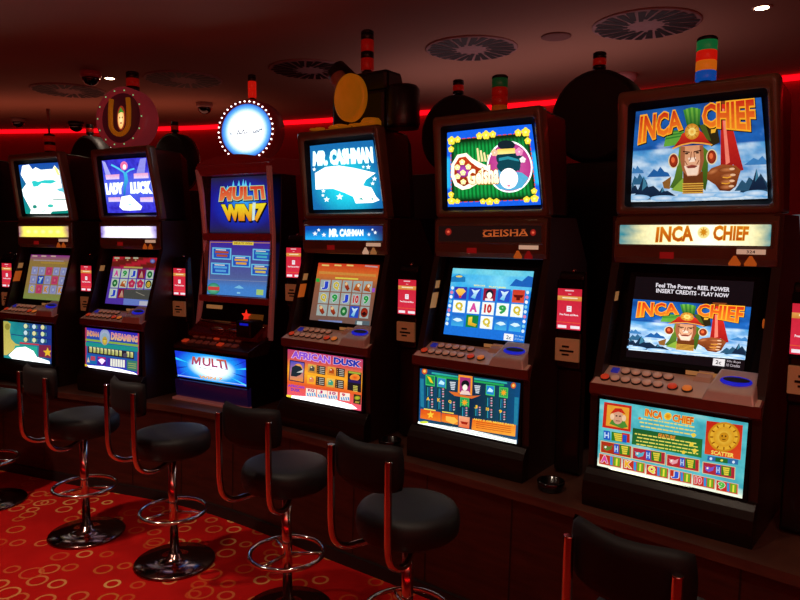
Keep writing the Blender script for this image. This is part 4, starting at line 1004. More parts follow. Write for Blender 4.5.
# deck
m = MB().prism([(.02, .3), (-.006, .312), (-.008, .335), (.17, .395), (.2, .41), (.2, .36), (.17, .3)], -.3, .3)
d3 = m.build('button_deck', mat('deck_dark', '3A201C', .3, coat=.4), r, .005)
al = math.atan2(.06, .178)
for j in range(2):
    for i in range(8):
        if j == 1 and i == 7: continue
        o = part('mwb%d' % ((i*3+j) % 5 == 0), 'button', d3, lambda m: m.box(-.02, .02, -.016, .016, 0, .009), M['btn_red'] if (i*3+j) % 5 == 0 else mat('button_maroon', '6A3028', .25, emit='A04030', es=.12), .003)
        t = .28+j*.36; o.location = (-.245+i*.058+j*.03, -.008+.178*t, .336+.06*t); o.rotation_euler = (al, 0, 0)
# pillars
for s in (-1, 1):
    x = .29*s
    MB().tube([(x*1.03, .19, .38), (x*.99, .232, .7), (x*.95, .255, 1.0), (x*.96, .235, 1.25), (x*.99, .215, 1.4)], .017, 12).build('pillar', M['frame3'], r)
# hood
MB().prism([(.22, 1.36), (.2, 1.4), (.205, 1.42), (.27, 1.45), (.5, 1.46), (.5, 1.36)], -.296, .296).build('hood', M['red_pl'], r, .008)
n = 14; hv = []
for i in range(n+1):
    x = -.29+.58*i/n; z = 1.435+.045*(1-(x/.29)**2); hv.append((x, z))
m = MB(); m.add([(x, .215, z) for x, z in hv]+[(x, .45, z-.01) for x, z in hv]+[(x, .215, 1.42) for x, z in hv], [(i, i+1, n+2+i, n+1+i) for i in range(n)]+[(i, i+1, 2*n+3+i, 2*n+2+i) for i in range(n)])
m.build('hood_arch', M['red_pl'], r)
# inner cheeks sloping to the screens
for s in (-1, 1):
    m = MB(); m.add([(s*.285, .215, 1.4), (s*.247, .286, 1.36), (s*.25, .262, 1.0), (s*.285, .235, 1.0)], [(0, 1, 2, 3)]); m.add([(s*.285, .235, 1.0), (s*.25, .262, 1.0), (s*.243, .22, .61), (s*.288, .21, .61)], [(0, 1, 2, 3)])
    m.build('screen_cheek', mat('cheek_red', '3A1414', .25, coat=.5), r)
MB().add([(-.285, .215, 1.405), (.285, .215, 1.405), (.246, .29, 1.352), (-.246, .29, 1.352)], [(0, 1, 2, 3)]).build('top_cheek', mat('cheek_red_top', '4A1818', .3, coat=.4), r)
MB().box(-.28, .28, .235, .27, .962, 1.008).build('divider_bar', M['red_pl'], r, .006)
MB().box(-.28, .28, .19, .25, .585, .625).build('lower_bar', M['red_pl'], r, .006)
MB().add([(-.285, .232, .59), (.285, .232, .59), (.285, .19, .43), (-.285, .19, .43)], [(0, 1, 2, 3)]).build('info_panel', M['bezel_in'], r)
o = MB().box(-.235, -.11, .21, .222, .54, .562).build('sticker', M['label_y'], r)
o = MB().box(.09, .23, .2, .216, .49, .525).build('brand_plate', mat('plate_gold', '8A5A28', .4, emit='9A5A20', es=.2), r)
a = Art([(0, 0), (10, 0), (10, 10), (0, 10)]); a.star(5, 5, 4.9, 'E02818', k=1.2); a.build('star_badge', [(.07, .197, .555), (.15, .197, .555), (.15, .19, .475), (.07, .19, .475)], S1, r)
# reflective red shelf with chrome trim and flat rosettes
MB().prism([(.1, .375), (.09, .4), (.2, .47), (.215, .47), (.215, .375)], -.28, .28).build('shelf', mat('shelf_red', '8A1C1C', .12, .3, coat=.8), r, .006)
MB().tube([(-.27, .19, .468), (-.15, .175, .462), (.0, .17, .457), (.27, .185, .452)], .008, 8).build('chrome_trim', M['chrome'], r)
for x in (-.07, .06): MB().lathe([(.045, 0), (.05, .005), (.03, .014), (.01, .018)], c=(x, .135, .425), n=20, sx=1.2, sy=.6).build('coin_rosette', M['chrome'], r)
bl = MB().box(.13, .25, .08, .19, .4, .5).build('bill_acceptor', M['slot'], r, .012)
MB().box(.165, .23, .0785, .082, .475, .488).build('note_slot', M['blue'], bl)
art_multi_top().build('top_screen', cnr(.246, .287, 1.352, .248, .266, 1.012), S1, r)
art_multi_main().build('main_screen', cnr(.247, .262, .96, .24, .222, .628), S1, r)
art_multi_belly().build('belly_glass', cnr(.287, -.007, .297, .278, .003, .136), SB, r)
# oval sign
tp = D.objects.new('oval_sign', None); COL.objects.link(tp); tp.parent = r; tp.location = (.085, .25, 1.615); tp.rotation_euler = (0, 0, R(6)); tp.scale = (.9, .9, .87)
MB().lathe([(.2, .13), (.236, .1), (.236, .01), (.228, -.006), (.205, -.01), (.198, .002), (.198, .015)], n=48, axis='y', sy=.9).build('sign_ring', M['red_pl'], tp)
a = Art([(-10, -10), (10, -10), (10, 10), (-10, 10)])
n = 36; pts = [(0, 0)]; cols = [rgb('FFFFFF', 1.7)]; fs = []
for k_, (rr, c_, g_) in enumerate(((6.5, 'F4FCFF', 1.6), (8.6, '68B8F8', 1.2), (10, '3068E0', 1.0))):
    for i in range(n): pts.append((rr*cos(2*pi*i/n), rr*sin(2*pi*i/n))); cols.append(rgb(c_, g_))
for i in range(n):
    fs.append((0, 1+i, 1+(i+1) % n))
    for k_ in range(2): fs.append((1+k_*n+i, 1+k_*n+(i+1) % n, 1+(k_+1)*n+(i+1) % n, 1+(k_+1)*n+i))
a.put(pts, fs, cols)
for pl in ([(-6.6, 0), (-6.2, 1), (-5.6, .6)], [(-3.6, 1), (-3, -.4), (-2.4, 1), (-1.6, .6), (-1, -.6), (-.6, 1), (.2, .6), (1, 1)], [(2.6, .2), (3.4, .8), (4.4, 0), (5, .6), (5.6, -.4), (6.2, .2), (6.2, -.6)], [(-3.8, 1), (-1.8, .9)], [(2.8, .8), (5, .7)]):
    a.line(pl, .28, '505878')
a.build('sign_face', [(-.2, -.001, .18), (.2, -.001, .18), (.2, -.001, -.18), (-.2, -.001, -.18)], S1, tp)
for i in range(36):
    t = 2*pi*i/36; o = part('ob', 'bulb', tp, lambda m: m.lathe([(.0055, .004), (.005, -.004), (.002, -.006)], n=8, axis='y'), M['bulb']); o.location = (.217*cos(t), -.01, .195*sin(t))
MB().box(-.08, .08, .02, .12, -.215, -.16).build('sign_foot', M['cab'], tp)
candle(tp, .01, .06, .21, ['c_r', 'c_r', 'c_k'], h=.055, r=.028)

# ---------------------------------------------------------------- card terminals between machines
TERM = [('inca', P6, .385, .15, 'far right card terminal beside the mountain artwork machine'),
        ('geisha', P5, .389, .15, 'card terminal between the GEISHA machine and the rightmost machine'),
        ('cash', P4, .404, .15, 'card terminal right of the AFRICAN DUSK machine'),
        ('multi', P3, .513, .15, 'card terminal right of the slim MULTI WIN 7 machine'),
        ('dream', P2, .3505, .235, 'card terminal right of the purple dancing lady machine'),
        ('dolph', P1, .372, .18, 'card terminal right of the leftmost slot machine')]
term0 = None
def make_term(label, L=0.0):
    t = empty('card_terminal', (0, 0, BENCH), 0, label, 'card reader', 'card terminals between the machines')
    MB().prism([(.17, 0), (.14, .02), (.15, .45+L), (.13, .46+L), (.145, .845+L), (.16, .86+L), (.185, .86+L), (.2, .5+L), (.2, 0)], -.0545, .0545).build('housing', M['cab'], t, .008)
    art_terminal().build('touch_screen', [(-.052, .134, .79+L), (.052, .134, .79+L), (.052, .129, .622+L), (-.052, .129, .622+L)], S1, t)
    MB().ring([rloop(.055, .148, .83+L, .055, .14, .606+L, .006), rloop(.0545, .132, .826+L, .0545, .124, .61+L, .006), rloop(.052, .136, .792+L, .052, .13, .62+L, .002)]).build('screen_bezel', M['bezel_in'], t)
    p = MB().box(-.052, .052, .118, .132, .49+L, .585+L).build('reader_plate', M['plate'], t, .003)
    MB().box(-.03, .03, .115, .1185, .53+L, .538+L).box(-.02, .01, .115, .1185, .515+L, .522+L).box(-.02, .01, .115, .1185, .548+L, .556+L).build('card_slot', M['slot'], p)
    MB().lathe([(.01, 0), (.01, .008), (.004, .012)], c=(.0, .17, .858+L), n=10).build('status_lamp', M['chrome'], t)
    return t
TERM.append(('zero', P0, .382, .18, 'card terminal cut off at the left edge of the photo'))
for k_, root, x, yo, lb in TERM:
    if k_ == 'multi': t = make_term(lb, .14)
    elif term0 is None: t = term0 = make_term(lb)
    else: t = copy_tree(term0)
    t['label'] = lb; p = w2(root, x, yo-.132, BENCH); t.location = p; t.rotation_euler = (0, 0, root.rotation_euler.z)

# ---------------------------------------------------------------- rear row (backs of the machines behind)
rear0 = None
def make_rear():
    t = empty('slot_machine', (0, 0, BENCH), 0, 'x', 'slot machine', 'backs of the row of slot machines standing behind')
    MB().prism([(-.22, 0), (-.25, .3), (-.25, 1.1), (-.18, 1.37), (.2, 1.39), (.25, 1.0), (.25, 0)], -.26, .26).build('cabinet', M['cab'], t, .01)
    tp = MB().lathe([(.21, -.07), (.235, -.05), (.235, .05), (.22, .07)], c=(0, 0, 1.61), n=40, axis='y').build('round_topper', mat('topper_maroon', '140807', .6), t)
    MB().tube([(.228*cos(R(a_)), .075, 1.61+.228*sin(R(a_))) for a_ in range(0, 360, 12)], .006, 8, closed=True).build('topper_rim', M['chrome'], tp)
    candle(t, 0, 0, 1.835, ['c_k', 'cd_r', 'c_k'], h=.034, r=.034)
    return t
RE = [((1.02, 3.6), R(38), 'back of a slot machine with round topper, between GEISHA and rightmost machines'),
      ((.35, 4.25), R(36), 'back of a slot machine with round topper, behind the GEISHA machine at left'),
      ((-1.79, 5.5), R(30), 'back of a slot machine with round topper, right of the round horseshoe sign'),
      ((-2.53, 5.65), R(28), 'back of a slot machine with round topper, left of the round horseshoe sign')]
for (xy, th, lb) in RE:
    t = make_rear() if rear0 is None else copy_tree(rear0)
    rear0 = rear0 or t
    t.location = (*xy, BENCH); t.rotation_euler = (0, 0, -th); t['label'] = lb
    if xy[0] < 0: t.scale = (.88, .88, .97)

# ---------------------------------------------------------------- bench
ctr = []   # machine front centres with facing
for p in ((-4.0, 5.05, 22), (-3.2, 4.78, 24.5), (-2.492, 4.512, 27.3), (-1.795, 4.198, 29.3), (-1.118, 3.955, 30), (-.383, 3.398, 35.2), (.295, 2.897, 37), (.943, 2.33, 39.3), (1.56, 1.76, 43), (2.15, 1.15, 46)):
    ctr.append((p[0], p[1], R(p[2])))
def off(d, smooth=True):
    pts = [Vector((x-sin(t)*d, y-cos(t)*d, 0)) for x, y, t in ctr]
    out = []
    for i in range(len(pts)-1):
        p0 = pts[max(0, i-1)]; p1 = pts[i]; p2 = pts[i+1]; p3 = pts[min(len(pts)-1, i+2)]
        for k in range(6):
            t = k/6; out.append(.5*((2*p1)+(p2-p0)*t+(2*p0-5*p1+4*p2-p3)*t*t+(3*p1-p0-3*p2+p3)*t**3))
    out.append(pts[-1])
    # relax kinks
    for _ in range(12): out = [out[0]]+[(out[i-1]+out[i]*2+out[i+1])/4 for i in range(1, len(out)-1)]+[out[-1]]
    return out
bench = empty('bench_counter', (0, 0, 0), 0, 'long curved low wooden counter carrying the row of slot machines', 'counter')
def strip(prof):
    """prof [(d,z)] swept along the bench; one closed loop"""
    loops = [off(d) for d, z in prof]; m = MB(); n = len(prof); k = len(loops[0])
    vs = [(loops[j][i].x, loops[j][i].y, prof[j][1]) for i in range(k) for j in range(n)]
    fs = [(i*n+j, i*n+(j+1) % n, (i+1)*n+(j+1) % n, (i+1)*n+j) for i in range(k-1) for j in range(n)]
    fs += [tuple(range(n)), tuple((k-1)*n+j for j in range(n))]
    return m.add(vs, fs)
def wood(name, c1, c2, rough, seam=0):
    m = D.materials.new(name); m.use_nodes = True; nt = m.node_tree; b = nt.nodes['Principled BSDF']
    tc = nt.nodes.new('ShaderNodeTexCoord'); mp = nt.nodes.new('ShaderNodeMapping'); mp.inputs['Scale'].default_value = (2, 2, 14)
    nt.links.new(tc.outputs['Object'], mp.inputs[0]); n = nt.nodes.new('ShaderNodeTexNoise'); n.inputs['Scale'].default_value = 3; n.inputs['Detail'].default_value = 6
    nt.links.new(mp.outputs[0], n.inputs['Vector']); cr = nt.nodes.new('ShaderNodeValToRGB')
    cr.color_ramp.elements[0].color = (*rgb(c1), 1); cr.color_ramp.elements[1].color = (*rgb(c2), 1); cr.color_ramp.elements[0].position = .3; cr.color_ramp.elements[1].position = .7
    nt.links.new(n.outputs['Fac'], cr.inputs[0]); nt.links.new(cr.outputs[0], b.inputs['Base Color']); b.inputs['Roughness'].default_value = rough
    return m
EDGE = .115
strip([(EDGE, BENCH), (EDGE, BENCH-.035), (.05, BENCH-.04), (-1.55, BENCH-.04), (-1.55, BENCH)]).build('countertop', wood('top_wood', '40221A', '5A3426', .4), bench)
strip([(EDGE-.02, BENCH-.036), (EDGE+.0, .05), (-1.53, .05), (-1.53, BENCH-.036)]).build('front_panel', wood('panel_wood', '2A0E09', '42190F', .42), bench)
strip([(EDGE+.015, .055), (EDGE+.025, 0), (-1.54, 0), (-1.54, .055)]).build('plinth', mat('plinth_black', '140808', .5), bench)
fl = off(EDGE+.001); ft = off(EDGE-.0175)
for i in range(2, len(fl)-1, 3):
    a_, b_ = fl[i], ft[i]; d_ = (fl[i+1]-fl[i-1]).normalized()*.003
    MB().add([(a_.x-d_.x, a_.y-d_.y, .06), (a_.x+d_.x, a_.y+d_.y, .06), (b_.x+d_.x, b_.y+d_.y, BENCH-.037), (b_.x-d_.x, b_.y-d_.y, BENCH-.037)], [(0, 1, 2, 3)]).build('panel_seam', M['slot'], bench)

# ---------------------------------------------------------------- ashtrays on the counter
def ashtray(loc, label, rz=0):
    t = empty('ashtray', loc, rz, label, 'ashtray', 'black ashtrays on the counter')
    MB().lathe([(.048, 0), (.052, .004), (.055, .034), (.052, .038), (.046, .036), (.043, .012), (.005, .01)], n=32).build('bowl', mat('ash_black', '0E0B0B', .2, coat=.5), t)
    return t
ashtray((.605, 2.63, BENCH), 'round black ashtray on the counter, left of the rightmost machine', R(30))
ashtray((-.045, 3.165, BENCH), 'round black ashtray on the counter between GEISHA and AFRICAN DUSK machines')

# ---------------------------------------------------------------- stools
def make_stool():
    t = empty('bar_stool', (0, 0, 0), 0, 'x', 'stool', 'black vinyl swivel stools along the counter')
    MB().lathe([(.19, 0), (.193, .006), (.185, .014), (.1, .02), (.035, .03), (.03, .05)], n=48).build('base', mat('base_chrome', '8A6A66', .14, 1), t)
    MB().lathe([(.021, .03), (.021, .56)], n=20).build('pole', M['chrome'], t)
    fr = MB().tube([(.155*cos(R(a_)), .155*sin(R(a_)), .26) for a_ in range(0, 360, 10)], .0095, 10, closed=True)
    for an in (30, 150, 270): fr.tube([(.02*cos(R(an)), .02*sin(R(an)), .255), (.155*cos(R(an)), .155*sin(R(an)), .26)], .007, 8)
    fr.build('footrest', M['chrome'], t)
    prof = [(.02, .555), (.165, .555), (.18, .57), (.184, .605), (.18, .632), (.17, .648), (.14, .657), (.08, .66), (.01, .66)]
    MB().lathe(prof, n=48).build('seat', M['seat'], t)
    # back frame: U tubes behind (-y) passing under the seat
    for s in (-1, 1):
        x = .128*s
        path = [(x, -.243, .9), (x, -.245, .86), (x, -.246, .7), (x, -.244, .61), (x*.98, -.228, .56), (x*.95, -.185, .53), (x*.85, -.13, .525), (x*.5, -.05, .535), (x*.2, 0, .56)]
        # smooth
        P_ = [Vector(p) for p in path]; q = []
        for i in range(len(P_)-1):
            p0 = P_[max(0, i-1)]; p1 = P_[i]; p2 = P_[i+1]; p3 = P_[min(len(P_)-1, i+2)]
            for k in range(4):
                u = k/4; q.append(.5*((2*p1)+(p2-p0)*u+(2*p0-5*p1+4*p2-p3)*u*u+(3*p1-p0-3*p2+p3)*u**3))
        q.append(P_[-1]); MB().tube(q, .0125, 10).build('back_tube', M['chrome'], t)
    # curved padded backrest
    m = MB(); nx, nz = 18, 8; rows = []
    for side in (0, 1):
        for j in range(nz+1):
            for i in range(nx+1):
                u = i/nx*2-1; v = j/nz*2-1
                hw = .152*(1-.06*(v*v))
                x = hw*u; dip = .035*(1-abs(u)**1.6)*.0
                z = .865+.088*v*(1-.22*abs(u)**4)-(.018*(1-u*u) if v > 0 else 0)*v
                yb = -.238+.042*u*u
                th = .022*((1-abs(u)**6)*(1-abs(v)**6))**.5
                rows.append((x, yb+(th if side else -th), z))
    n1 = (nx+1)*(nz+1); fs = []
    for sd in (0, 1):
        for j in range(nz):
            for i in range(nx):
                a_ = sd*n1+j*(nx+1)+i; fs.append((a_, a_+1, a_+nx+2, a_+nx+1))
    m.add(rows, fs, 0, True); m.build('backrest', M['back'], t)
    return t
ST_ = [((-1.66, 3.48), 36, 'black stool with round vinyl seat in front of the purple dancing lady machine'),
       ((-1.09, 3.17), 42, 'black stool with bluish lit seat in front of the MULTI WIN 7 machine'),
       ((-.47, 2.74), 31, 'black stool with greenish lit seat in front of the AFRICAN DUSK machine'),
       ((.03, 2.3), 41, 'black stool nearest the GEISHA machine, red lit back tube'),
       ((.66, 1.6), 46, 'nearest stool, only its black backrest top at the bottom edge'),
       ((-2.42, 3.9), 40, 'leftmost stool at the left edge, mostly cut off')]
st0 = None
for xy, dg, lb in ST_:
    t = make_stool() if st0 is None else copy_tree(st0)
    st0 = st0 or t
    t.location = (*xy, 0); t.rotation_euler = (0, 0, -R(dg)); t['label'] = lb

# ---------------------------------------------------------------- room
CEIL = 2.8
fm = D.materials.new('carpet_red_rings'); fm.use_nodes = True; nt = fm.node_tree; b = nt.nodes['Principled BSDF']; b.inputs['Roughness'].default_value = .95; b.inputs['Specular IOR Level'].default_value = .1
tc = nt.nodes.new('ShaderNodeTexCoord')
def rings(scale, off_, r0, w, dens):
    mp = nt.nodes.new('ShaderNodeMapping'); mp.inputs['Location'].default_value = off_; nt.links.new(tc.outputs['Object'], mp.inputs[0])
    v = nt.nodes.new('ShaderNodeTexVoronoi'); v.voronoi_dimensions = '2D'; v.inputs['Scale'].default_value = scale; v.inputs['Randomness'].default_value = .55; nt.links.new(mp.outputs[0], v.inputs['Vector'])
    sp = nt.nodes.new('ShaderNodeSeparateColor'); nt.links.new(v.outputs['Color'], sp.inputs[0])
    rr = nt.nodes.new('ShaderNodeMath'); rr.operation = 'MULTIPLY_ADD'; rr.inputs[1].default_value = .12; rr.inputs[2].default_value = r0; nt.links.new(sp.outputs[0], rr.inputs[0])
    s = nt.nodes.new('ShaderNodeMath'); s.operation = 'SUBTRACT'; nt.links.new(v.outputs['Distance'], s.inputs[0]); nt.links.new(rr.outputs[0], s.inputs[1])
    ab = nt.nodes.new('ShaderNodeMath'); ab.operation = 'ABSOLUTE'; nt.links.new(s.outputs[0], ab.inputs[0])
    mr = nt.nodes.new('ShaderNodeMapRange'); mr.inputs['From Min'].default_value = w; mr.inputs['From Max'].default_value = w*1.7; mr.inputs['To Min'].default_value = 1; mr.inputs['To Max'].default_value = 0; nt.links.new(ab.outputs[0], mr.inputs['Value'])
    gt = nt.nodes.new('ShaderNodeMath'); gt.operation = 'GREATER_THAN'; gt.inputs[1].default_value = 1-dens; nt.links.new(sp.outputs[1], gt.inputs[0])
    ml = nt.nodes.new('ShaderNodeMath'); ml.operation = 'MULTIPLY'; nt.links.new(mr.outputs[0], ml.inputs[0]); nt.links.new(gt.outputs[0], ml.inputs[1])
    cr = nt.nodes.new('ShaderNodeValToRGB'); cr.color_ramp.elements[0].color = (*rgb('B8622C'), 1); cr.color_ramp.elements[1].color = (*rgb('D09858'), 1)
    e = cr.color_ramp.elements.new(.4); e.color = (*rgb('B83818'), 1); nt.links.new(sp.outputs[2], cr.inputs[0])
    return ml, cr
base = nt.nodes.new('ShaderNodeValToRGB'); base.color_ramp.elements[0].color = (*rgb('980A0A'), 1); base.color_ramp.elements[1].color = (*rgb('BE1410'), 1)
nn = nt.nodes.new('ShaderNodeTexNoise'); nn.inputs['Scale'].default_value = 5; nt.links.new(tc.outputs['Object'], nn.inputs['Vector']); nt.links.new(nn.outputs['Fac'], base.inputs[0])
prev = base.outputs[0]
for args in ((7.5, (0, 0, 0), .19, .034, .75), (6.0, (3.3, 1.7, 0), .2, .024, .2)):
    ml, cr = rings(*args); mx = nt.nodes.new('ShaderNodeMix'); mx.data_type = 'RGBA'; nt.links.new(ml.outputs[0], mx.inputs[0]); nt.links.new(prev, mx.inputs[6]); nt.links.new(cr.outputs[0], mx.inputs[7]); prev = mx.outputs[2]
nt.links.new(prev, b.inputs['Base Color'])
bp = nt.nodes.new('ShaderNodeBump'); bp.inputs['Strength'].default_value = .3; n3 = nt.nodes.new('ShaderNodeTexNoise'); n3.inputs['Scale'].default_value = 400; nt.links.new(tc.outputs['Object'], n3.inputs['Vector']); nt.links.new(n3.outputs['Fac'], bp.inputs['Height']); nt.links.new(bp.outputs['Normal'], b.inputs['Normal'])
X0, X1, Y0 = -7.5, 5.2, -3.0
W = [(X0, 8.3), (-6.0, 8.35), (-4.79, 8.3), (-3.55, 8.19), (-2.29, 7.93), (-.86, 7.42), (.09, 6.97), (1.32, 6.37), (2.99, 5.31), (4.2, 4.4), (X1, 3.5)]
poly_floor = [(x, y) for x, y in W]+[(X1, Y0), (X0, Y0)]
def flat(name, z, thick, m_):
    pts = [(x, y) for x, y in poly_floor]; n = len(pts); f = tessellate_polygon([[Vector((*p, 0)) for p in pts]])
    m = MB(); m.add([(x, y, z) for x, y in pts]+[(x, y, z+thick) for x, y in pts], [tuple(t) for t in f]+[tuple(n+i for i in t) for t in f]+[(i, (i+1) % n, n+(i+1) % n, n+i) for i in range(n)])
    return tag(m.build(name, m_), kind='structure')
flat('floor', 0, -.1, fm)
flat('ceiling', CEIL, .1, mat('ceiling_paint', 'A87C64', .8, nz=.8))
wm = mat('wall_red', 'B41C2C', .7, nz=.7)
def wall(name, pts, m_):
    m = MB(); o = []
    for i, (x, y) in enumerate(pts):
        a_ = Vector(pts[max(0, i-1)]); c_ = Vector(pts[min(len(pts)-1, i+1)]); d_ = (c_-a_).normalized(); o.append((x-d_.y*.1*1, y+d_.x*.1*1))
    k = len(pts)
    vs = [(x, y, 0) for x, y in pts]+[(x, y, CEIL) for x, y in pts]+[(x, y, 0) for x, y in o]+[(x, y, CEIL) for x, y in o]
    fs = []
    for i in range(k-1):
        fs += [(i, i+1, k+i+1, k+i), (2*k+i, 2*k+i+1, 3*k+i+1, 3*k+i), (k+i, k+i+1, 3*k+i+1, 3*k+i), (i, i+1, 2*k+i+1, 2*k+i)]
    fs += [(0, k, 3*k, 2*k), (k-1, 2*k-1, 4*k-1, 3*k-1)]
    return tag(m.add(vs, fs).build(name, m_), kind='structure')
wall('wall_back', W, wm)
wall('wall_right', [(X1, 3.5), (X1, Y0)], wm)
wall('wall_front', [(X1, Y0), (X0, Y0)], wm)
wall('wall_left', [(X0, Y0), (X0, 8.3)], wm)
# red cove light at the top of the walls
cove = mat('cove_red_led', 'FF1010', .5, emit='FF0818', es=1.5)
m = MB(); ins = []
Wd = [Vector(p) for p in W]
for i, p in enumerate(Wd):
    d_ = (Wd[min(len(Wd)-1, i+1)]-Wd[max(0, i-1)]).normalized(); ins.append((p.x+d_.y*.04, p.y-d_.x*.04))
k = len(W)
vs = [(x, y, CEIL-.005) for x, y in ins]+[(x, y, CEIL-.042) for x, y in ins]+[(x, y, CEIL-.042) for x, y in W]+[(x, y, CEIL-.005) for x, y in W]
m.add(vs, [(j*k+i, j*k+i+1, ((j+1) % 4)*k+i+1, ((j+1) % 4)*k+i) for j in range(4) for i in range(k-1)])
tag(m.build('trim_1', cove), 'red glowing cove strip along the top of the back wall', kind='structure')
m = MB().box(X0+.02, X1-.02, Y0+.005, Y0+.06, CEIL-.12, CEIL-.01); tag(m.build('trim_2', cove), kind='structure')
m = MB().box(X0+.02, X1-.02, Y0+.005, Y0+.04, .9, 1.05); tag(m.build('trim_3', mat('red_reflection_panel', 'D01010', .5, emit='FF1414', es=2.2)), kind='structure')  # unseen glowing panel behind the camera, added for chrome to reflect

# ceiling fittings
dm = mat('diffuser_grey', 'A07C78', .6); dk = mat('diffuser_slot', '0A0606', .6)
def diffuser():
    t = empty('ceiling_vent', (0, 0, 0), 0, 'x', 'vent', 'round swirl vents in the ceiling')
    MB().lathe([(.3, 0), (.3, -.006), (.292, -.01), (.0, -.01)][:3]+[(.02, -.0102)], n=48).build('plate', dm, t)
    m = MB()
    for i in range(28):
        a_ = 2*pi*i/28; r0, r1 = (.1, .275) if i % 2 == 0 else (.13, .285); sk = .55
        c0 = (r0*cos(a_), r0*sin(a_)); c1 = (r1*cos(a_+sk*.35), r1*sin(a_+sk*.35)); d_ = Vector((c1[0]-c0[0], c1[1]-c0[1])).normalized(); nx, ny = -d_.y*.016, d_.x*.016
        m.add([(c0[0]+nx*.7, c0[1]+ny*.7, -.0125), (c0[0]-nx*.7, c0[1]-ny*.7, -.0125), (c1[0]-nx*1.4, c1[1]-ny*1.4, -.0125), (c1[0]+nx*1.4, c1[1]+ny*1.4, -.0125)], [(0, 1, 2, 3)])
    m.build('slats', dk, t); return t
df = None
for (x, y), lb in zip(((1.41, 4.06), (.46, 4.59), (-.67, 5.18), (-1.72, 5.53), (-2.84, 5.97)),
                      ('round swirl ceiling vent, the nearest one at upper right', 'round swirl ceiling vent above the GEISHA machine, second from the right', 'round swirl ceiling vent partly behind the gold coin topper', 'round swirl ceiling vent between the horseshoe sign and oval sign', 'farthest round swirl ceiling vent, leftmost')):
    t = diffuser() if df is None else copy_tree(df); df = df or t
    t.location = (x, y, CEIL); t.rotation_euler = (0, 0, random.random()*3); t['label'] = lb
def downlight(x, y, lb, on=True, power=60, spot=True, col=(1, .78, .6), size=1.5):
    t = empty('ceiling_downlight', (x, y, CEIL), 0, lb, 'ceiling light', 'unseen ceiling spotlights over the aisle' if 'aisle' in lb else None)
    MB().lathe([(.05, 0), (.052, -.004), (.045, -.008), (.036, -.004)], n=24).build('trim_ring', M['silver'], t)
    MB().lathe([(.034, -.003), (.034, -.006), (.005, -.007)], n=20).build('lens', mat('downlight_lens', 'FFE8C8', .3, emit='FFD8A8', es=25), t)
    if spot:
        l = D.lights.new('downlight_spot', 'SPOT'); l.energy = power; l.color = col; l.spot_size = size; l.spot_blend = .7; l.shadow_soft_size = .06
        o = D.objects.new('spot', l); COL.objects.link(o); o.location = (x, y, CEIL-.03)
downlight(1.92, 3.76, 'bright ceiling spotlight at the upper right corner', power=30)
downlight(-2.29, 5.5, 'bright ceiling spotlight left of the horseshoe sign', power=20)
for x, y, p in ((-2.3, 2.7, 150), (-1.0, 2.3, 40), (.1, 1.7, 26), (.9, 1.0, 26)):  # out of view, placed to light the carpet and decks
    downlight(x, y, 'unseen ceiling spotlight over the aisle in front of the machines', power=p)
def dome(x, y, lb, top, r=.06):
    t = empty('dome_camera', (x, y, CEIL), 0, lb, 'camera')
    MB().lathe([(r, 0), (r, -.035), (r*.9, -.045)], n=28).build('housing', top, t)
    MB().lathe([(r*.86, -.044)]+[(r*.86*cos(R(a_)), -.044-r*.8*sin(R(a_))) for a_ in range(10, 90, 10)]+[(.001, -.044-r*.8)], n=28).build('dome', mat('dome_glass', '080606', .08, coat=1), t)
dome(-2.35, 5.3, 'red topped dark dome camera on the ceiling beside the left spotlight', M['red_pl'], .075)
dome(-1.84, 6.53, 'pale topped dome camera on the ceiling left of the oval sign', M['label_w'] if 0 else mat('cam_white', 'B09088', .5), .075)
dome(-4.09, 7.43, 'small pale dome camera on the ceiling at far left', mat('cam_pale', '8A6A66', .5), .07)
dome(-3.59, 7.68, 'small dark dome camera on the ceiling near the red cove strip', M['cab'], .08)
t = empty('ceiling_speaker', (.95, 4.31, CEIL), 0, 'faint flat round speaker grille on the ceiling between two vents', 'speaker')
MB().lathe([(.09, 0), (.09, -.006), (.08, -.01), (.01, -.011)], n=32).build('grille', mat('speaker_grille', '7A5048', .8), t)
t = empty('smoke_detector', (1.69, 5.3, CEIL), 0, 'pinkish round smoke detector on the ceiling beyond the rear round topper', 'detector')
MB().lathe([(.09, 0), (.09, -.04), (.07, -.06), (.01, -.062)], n=28).build('housing', mat('detector_pink', 'D8A0A0', .6), t)
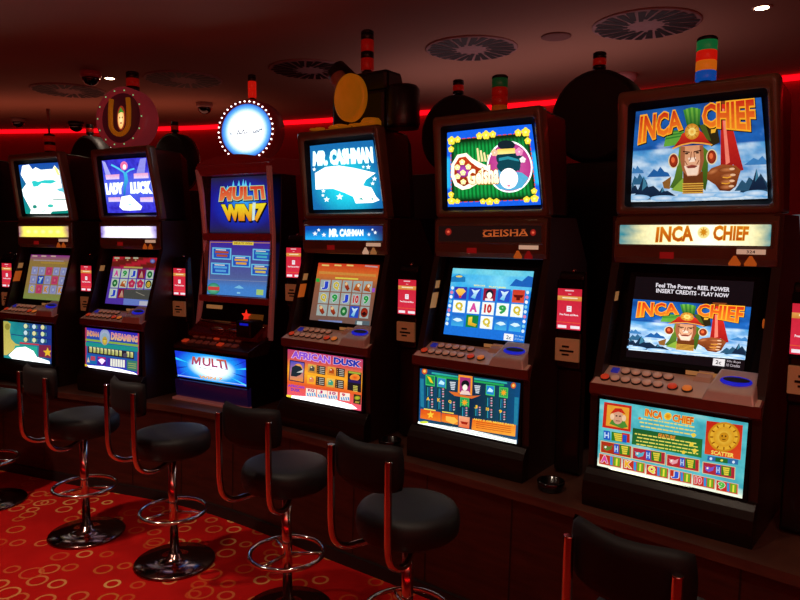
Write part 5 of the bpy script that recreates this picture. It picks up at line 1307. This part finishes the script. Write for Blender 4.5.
# pale rounded display behind the rightmost machine
t = empty('display_panel', (1.85, 3.22, BENCH), -R(40), 'pale rounded glass display with pink marks at the right edge', 'display')
pp = [(-.17, .66), (-.17, 1.02), (-.15, 1.07), (-.1, 1.1), (.2, 1.12), (.2, .66)]
m = MB(); n = len(pp); m.add([(x, -.02, z) for x, z in pp]+[(x, .02, z) for x, z in pp], [tuple(range(n)), tuple(reversed(range(n, 2*n)))]+[(i, (i+1) % n, n+(i+1) % n, n+i) for i in range(n)])
m.build('panel', mat('panel_pale', '8A9AA0', .3, emit='8A98A0', es=.25), t)
for i in range(4): MB().box(-.1, -.06, -.024, -.02, .98-i*.07, 1.02-i*.07).build('mark', mat('mark_pink', 'C04068', .5, emit='D04878', es=.35), t)
MB().lathe([(.1, 0), (.1, .01), (.02, .02), (.02, .66)], n=20).build('stand', M['cab'], t)

# ---------------------------------------------------------------- light
w = D.worlds.new('World'); bpy.context.scene.world = w; w.use_nodes = True
w.node_tree.nodes['Background'].inputs[0].default_value = (.05, .006, .008, 1); w.node_tree.nodes['Background'].inputs[1].default_value = .3
def area(loc, rot, size, energy, col, sy=None):
    l = D.lights.new('area', 'AREA'); l.energy = energy; l.color = col; l.size = size
    if sy: l.shape = 'RECTANGLE'; l.size_y = sy
    o = D.objects.new('fill_light', l); COL.objects.link(o); o.location = loc; o.rotation_euler = rot  # unseen fill lamps without fixtures, added to brighten ceiling and machine fronts
area((-.5, -2.0, 2.4), (R(60), 0, 0), 5, 9, (1, .12, .08), .6)
area((.3, -1.2, 2.6), (R(65), 0, R(-10)), 2.5, 4.5, (1, .7, .5), 1)
area((-3.5, 6.6, 2.3), (R(180), 0, 0), 4, 5, (1, .3, .2), .5)
area((.2, 1.0, 1.9), (R(180), 0, 0), 3, 3.2, (1, .5, .38), 1.5)
area((.8, 4.9, 2.2), (R(180), 0, R(-38)), 2.4, 4.5, (.85, .5, .55), .8)

# ---------------------------------------------------------------- camera
cam = D.cameras.new('Camera'); co = D.objects.new('Camera', cam); COL.objects.link(co)
pitch, roll = 9.90615553e-02, 3.91233210e-03
from mathutils import Matrix
Fv = Vector((0, cos(pitch), -sin(pitch))); R0 = Vector((1, 0, 0)); U0 = Vector((0, sin(pitch), cos(pitch)))
Rv = R0*cos(roll)+U0*sin(roll); Uv = -R0*sin(roll)+U0*cos(roll)
co.matrix_world = Matrix(((Rv.x, Uv.x, -Fv.x, 0), (Rv.y, Uv.y, -Fv.y, 0), (Rv.z, Uv.z, -Fv.z, 1.6), (0, 0, 0, 1)))
cam.sensor_width = 36; cam.lens = 680.7/800*36; cam.clip_start = .05
sc = bpy.context.scene; sc.camera = co
sc.view_settings.view_transform = 'Standard'; sc.view_settings.look = 'None'; sc.view_settings.exposure = 0
